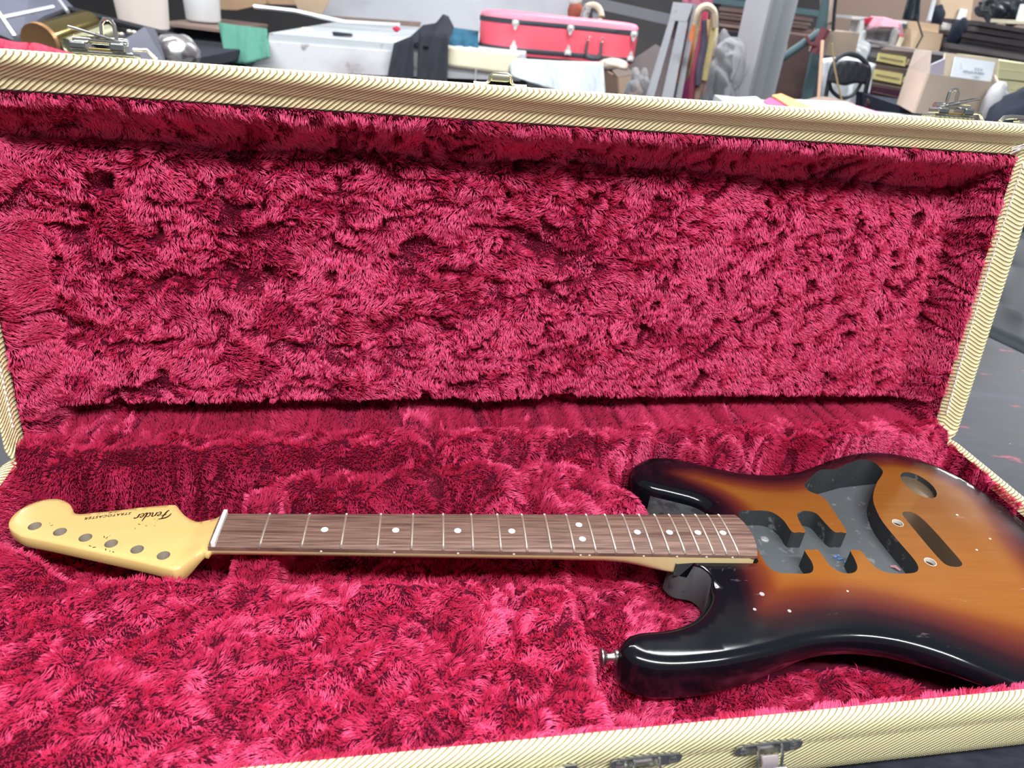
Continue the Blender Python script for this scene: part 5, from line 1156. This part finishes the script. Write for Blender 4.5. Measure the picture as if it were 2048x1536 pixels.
o = qbox([(2016, 40), (2080, 44), (2080, 50), (2014, 47)], 5.2, 0.2).build('cream_plank', CREAM, None); tag(o, 'cream plank lying under the white panel at the far right', 'plank')
# --- stacked small cases
def small_case(outer, panel, Y, depth, body, pan, lab, latch=True):
    root = empty('stacked_case', (quad(outer, Y)[2] + quad(outer, Y)[3]) / 2, 0, lab, 'case')
    rel(qbox(outer, Y, depth, None, (depth * 0.5, 0)).build('shell', body, None), root)
    rel(qbox(panel, Y - 0.012, 0.0118).build('front_panel', pan, None), root)
    q = quad(panel, Y - 0.02); a, b = (q[0] + q[3]) / 2, (q[1] + q[2]) / 2
    rel(MB().tube([a + Vector((0.01, 0, 0)), b - Vector((0.01, 0, 0))], 0.002, 6).build('seam', UMBER, None), root)
    if latch: rel(MB().box(b + Vector((0.012, -0.006, 0)), (0.018, 0.012, 0.028), None, 0.003).build('latch', CHROME, None), root)
    return root
small_case([(1760, 98), (1832, 105), (1822, 141), (1752, 130)], [(1758.5, 106), (1813, 114), (1810, 133), (1755, 122)], 3.8, 0.5, UMBER, YELL, 'brown case with yellow front panel, topmost of its stack')
small_case([(1751, 131), (1822, 140), (1806, 178), (1743, 166)], [(1750.5, 139), (1806, 148), (1802, 169), (1746, 158)], 3.75, 0.5, UMBER, YELL, 'brown case with yellow front panel, second from the top')
small_case([(1743, 166), (1806, 177), (1798, 213), (1736, 199)], [(1744, 172), (1803, 182), (1797, 208), (1739, 195)], 3.7, 0.5, UMBER, MAROON, 'brown trimmed maroon case under the two yellow fronted cases')
small_case([(1733, 199), (1800, 214), (1790, 252), (1724, 236)], [(1734, 206), (1795, 219), (1787, 246), (1727, 231)], 3.62, 0.5, UMBER, MAROON, 'brown trimmed maroon case, lowest of its stack')
o = qbox([(1800, 212), (1985, 238), (1975, 330), (1790, 310)], 3.3, 0.5).build('trunk', NAVY, None); tag(o, 'dark navy trunk under the large cardboard box', 'trunk')
# --- large carton
bx = empty('cardboard_carton', at(1828, 225, 3.05), 0, 'large open cardboard carton with a white shipping label on its raised flap', 'box')
BY = {'c': 3.0, 'l': 3.35, 'r': 3.18}
def wallp(px, Y, name, mat, th=0.008): return rel(sheet(px, Y, th).build(name, mat, None), bx)
wallp([(1857, 147.4), (1997, 165.4), (1977, 242), (1828, 226)], [3.0, 3.18, 3.18, 3.0], 'side_panel', KRAFT)
wallp([(1818, 137.5), (1857, 147.4), (1828, 226), (1795, 208)], [3.36, 3.0, 3.0, 3.36], 'side_panel', plain('kraft_side', (0.45, 0.355, 0.295), 0.8, 0, 0.06, 5))
wallp([(1832, 99), (1861, 102), (1857, 147.4), (1818, 137.5)], [3.36, 3.05, 3.0, 3.36], 'flap', plain('kraft_flap', (0.45, 0.37, 0.32), 0.8, 0, 0.06, 5))
wallp([(1890, 106), (1996, 119), (1988, 167), (1880, 152)], [3.46, 3.56, 3.50, 3.40], 'flap', plain('kraft_inner', (0.56, 0.47, 0.36), 0.8, 0, 0.06, 5))
wallp([(1880, 152), (1988, 167), (1985, 240), (1870, 226)], [3.40, 3.50, 3.50, 3.40], 'side_panel', KRAFT)
wallp([(1997, 165.4), (1990, 150), (1982, 225), (1977, 242)], [3.18, 3.50, 3.50, 3.18], 'side_panel', KRAFT)
wallp([(1862, 129), (1889, 117), (1885, 150), (1858, 150)], [3.20, 3.30, 3.30, 3.20], 'inner_sheet', plain('lavender_sheet', (0.52, 0.50, 0.62), 0.7))
wallp([(1845, 147), (1851, 149), (1828, 219), (1820, 214)], [3.098, 3.04, 3.045, 3.105], 'tape', plain('brown_tape', (0.27, 0.19, 0.15), 0.6), 0.004)
LQ = quad([(1908, 113), (1988, 124), (1979, 166), (1899, 155)], [3.435, 3.515, 3.46, 3.38])
lab = rel(MB().hull([p + Vector((0, -0.008, 0)) for p in LQ], 0.002).build('shipping_label', plain('label_blue_white', (0.74, 0.82, 0.90), 0.6), None), bx)
INK2 = plain('label_ink', (0.13, 0.15, 0.24), 0.6)
ex = (LQ[1] - LQ[0]).normalized(); ey = (LQ[0] - LQ[3]); ey = (ey - ex * ey.dot(ex)).normalized(); ez = ex.cross(ey)
def label_line(txt, u, v, size, rot=math.pi):
    t = lettering(txt, size, INK2, None, 'label_text', 0.12, 0.0, 0.0002, 'CENTER')
    pos = LQ[3].lerp(LQ[2], u).lerp(LQ[0].lerp(LQ[1], u), v) + Vector((0, -0.0115, 0))
    m = basis(pos, tuple(ex), tuple(ey), tuple(ez)) @ Matrix.Rotation(rot, 4, 'Z'); t.matrix_world = m
    t.parent = bx; t.matrix_parent_inverse = bx.matrix_basis.inverted()
label_line('M O G', 0.62, 0.62, 0.016); label_line('MADE IN VIETNAM', 0.52, 0.44, 0.0145); label_line('C/NO 1', 0.60, 0.22, 0.012)
label_line('I---- 1', 0.20, 0.60, 0.010, math.pi / 2)
# --- tweed cases at the far right, navy bag
for px, lab_ in (([(1999, 121), (2090, 133), (2090, 166), (1996, 157)], 'yellow tweed case behind the large carton, upper of the pair'), ([(1998, 159), (2090, 170), (2090, 204), (1990, 192)], 'yellow tweed case behind the large carton, lower of the pair')):
    r = empty('tweed_case', quad(px, 3.75)[3], 0, lab_, 'case'); q = px; midl = [((q[0][0] + q[3][0]) / 2, (q[0][1] + q[3][1]) / 2), ((q[1][0] + q[2][0]) / 2, (q[1][1] + q[2][1]) / 2)]
    PALEY = plain('pale_yellow_tweed', (0.78, 0.76, 0.46), 0.65, 0, 0.08, 80)
    rel(qbox([q[0], q[1], midl[1], midl[0]], 3.75, 0.4).build('lid', PALEY, None), r)
    rel(qbox([(midl[0][0], midl[0][1] + 0.8), (midl[1][0], midl[1][1] + 0.8), q[2], q[3]], 3.745, 0.4).build('tray', PALEY, None), r)
    rel(MB().box(at(2040 if 'lower' in lab_ else 2075, midl[0][1] + 14, 3.73), (0.05, 0.012, 0.05), None, 0.006).build('latch', CHROME, None), r)
o = qbox([(1988, 196), (2090, 206), (2090, 290), (1984, 280)], 3.7, 0.4).build('plum_case', plain('plum_cloth', (0.085, 0.055, 0.10), 0.7), None); tag(o, 'plum coloured case under the pair of yellow tweed cases', 'case')
o = blob('navy_bag', at(2060, 245, 2.95), (0.16, 0.12, 0.13), NAVY, None, 0.12, 50, 4); tag(o, 'rounded dark navy bag in front of the plum case at the far right', 'bag')
o = MB().tube([at(1930, 254, 2.6), at(2070, 268, 2.6)], 0.020, 10).build('blue_tube', plain('blue_grey_tube', (0.085, 0.13, 0.19), 0.4), None, True); tag(o, 'blue grey tube lying behind the upper right corner of the lid', 'tube')
o = blob('grey_pouch', at(1988, 212, 3.1), (0.045, 0.05, 0.085), plain('grey_pouch', (0.42, 0.42, 0.44), 0.5), None, 0.2, 51, 3); tag(o, 'pale grey pouch squeezed between the large carton and the plum case', 'pouch')
# --- papers on a side table just behind the lid
pt = empty('paper_table', (1.35, 2.75, 0), 0, 'pale side table behind the lid under the loose white papers', 'table')
MB().box((-0.13, -0.065, 0.945), (0.98, 1.16, 0.03)).build('top', plain('pale_top', (0.5, 0.5, 0.52), 0.6), pt)
for x in (-0.56, 0.30):
    for y in (-0.58, 0.44): MB().box((x, y, 0.4645), (0.05, 0.05, 0.929)).build('leg', DARK, pt)
PZ = 0.968
for nm, px, dz, mt, lb_, ct in (
    ('paper_sheet', [(1575, 199), (1692, 205), (1776, 233), (1790, 262), (1500, 236)], 0.000, plain('white_paper', (0.86, 0.84, 0.85), 0.7), 'large white sheet on the side table, right of the pink folder', 'paper'),
    ('blue_sheet', [(1468, 196), (1512, 194), (1556, 224), (1540, 250), (1430, 232), (1440, 206)], 0.004, plain('pale_blue_paper', (0.70, 0.80, 0.83), 0.7), 'pale blue sheets on the side table, left of the pink folder', 'paper'),
    ('pink_folder', [(1526, 203), (1540, 196), (1620, 226), (1600, 240), (1560, 226)], 0.010, plain('hot_pink_card', (0.76, 0.10, 0.24), 0.6), 'hot pink folder lying on the white papers', 'folder'),
    ('orange_folder', [(1544, 191), (1562, 188), (1622, 214), (1618, 224), (1590, 220)], 0.018, plain('orange_card', (0.85, 0.42, 0.16), 0.6), 'orange folder on top of the pink folder', 'folder'),
    ('pink_sheet', [(1684, 206), (1700, 208), (1760, 226), (1728, 224)], 0.006, plain('light_pink_paper', (0.85, 0.42, 0.55), 0.7), 'narrow light pink sheet at the right edge of the white papers', 'paper')):
    o = flat(px, PZ + dz, 0.004).build(nm, mt, None); tag(o, lb_, ct)
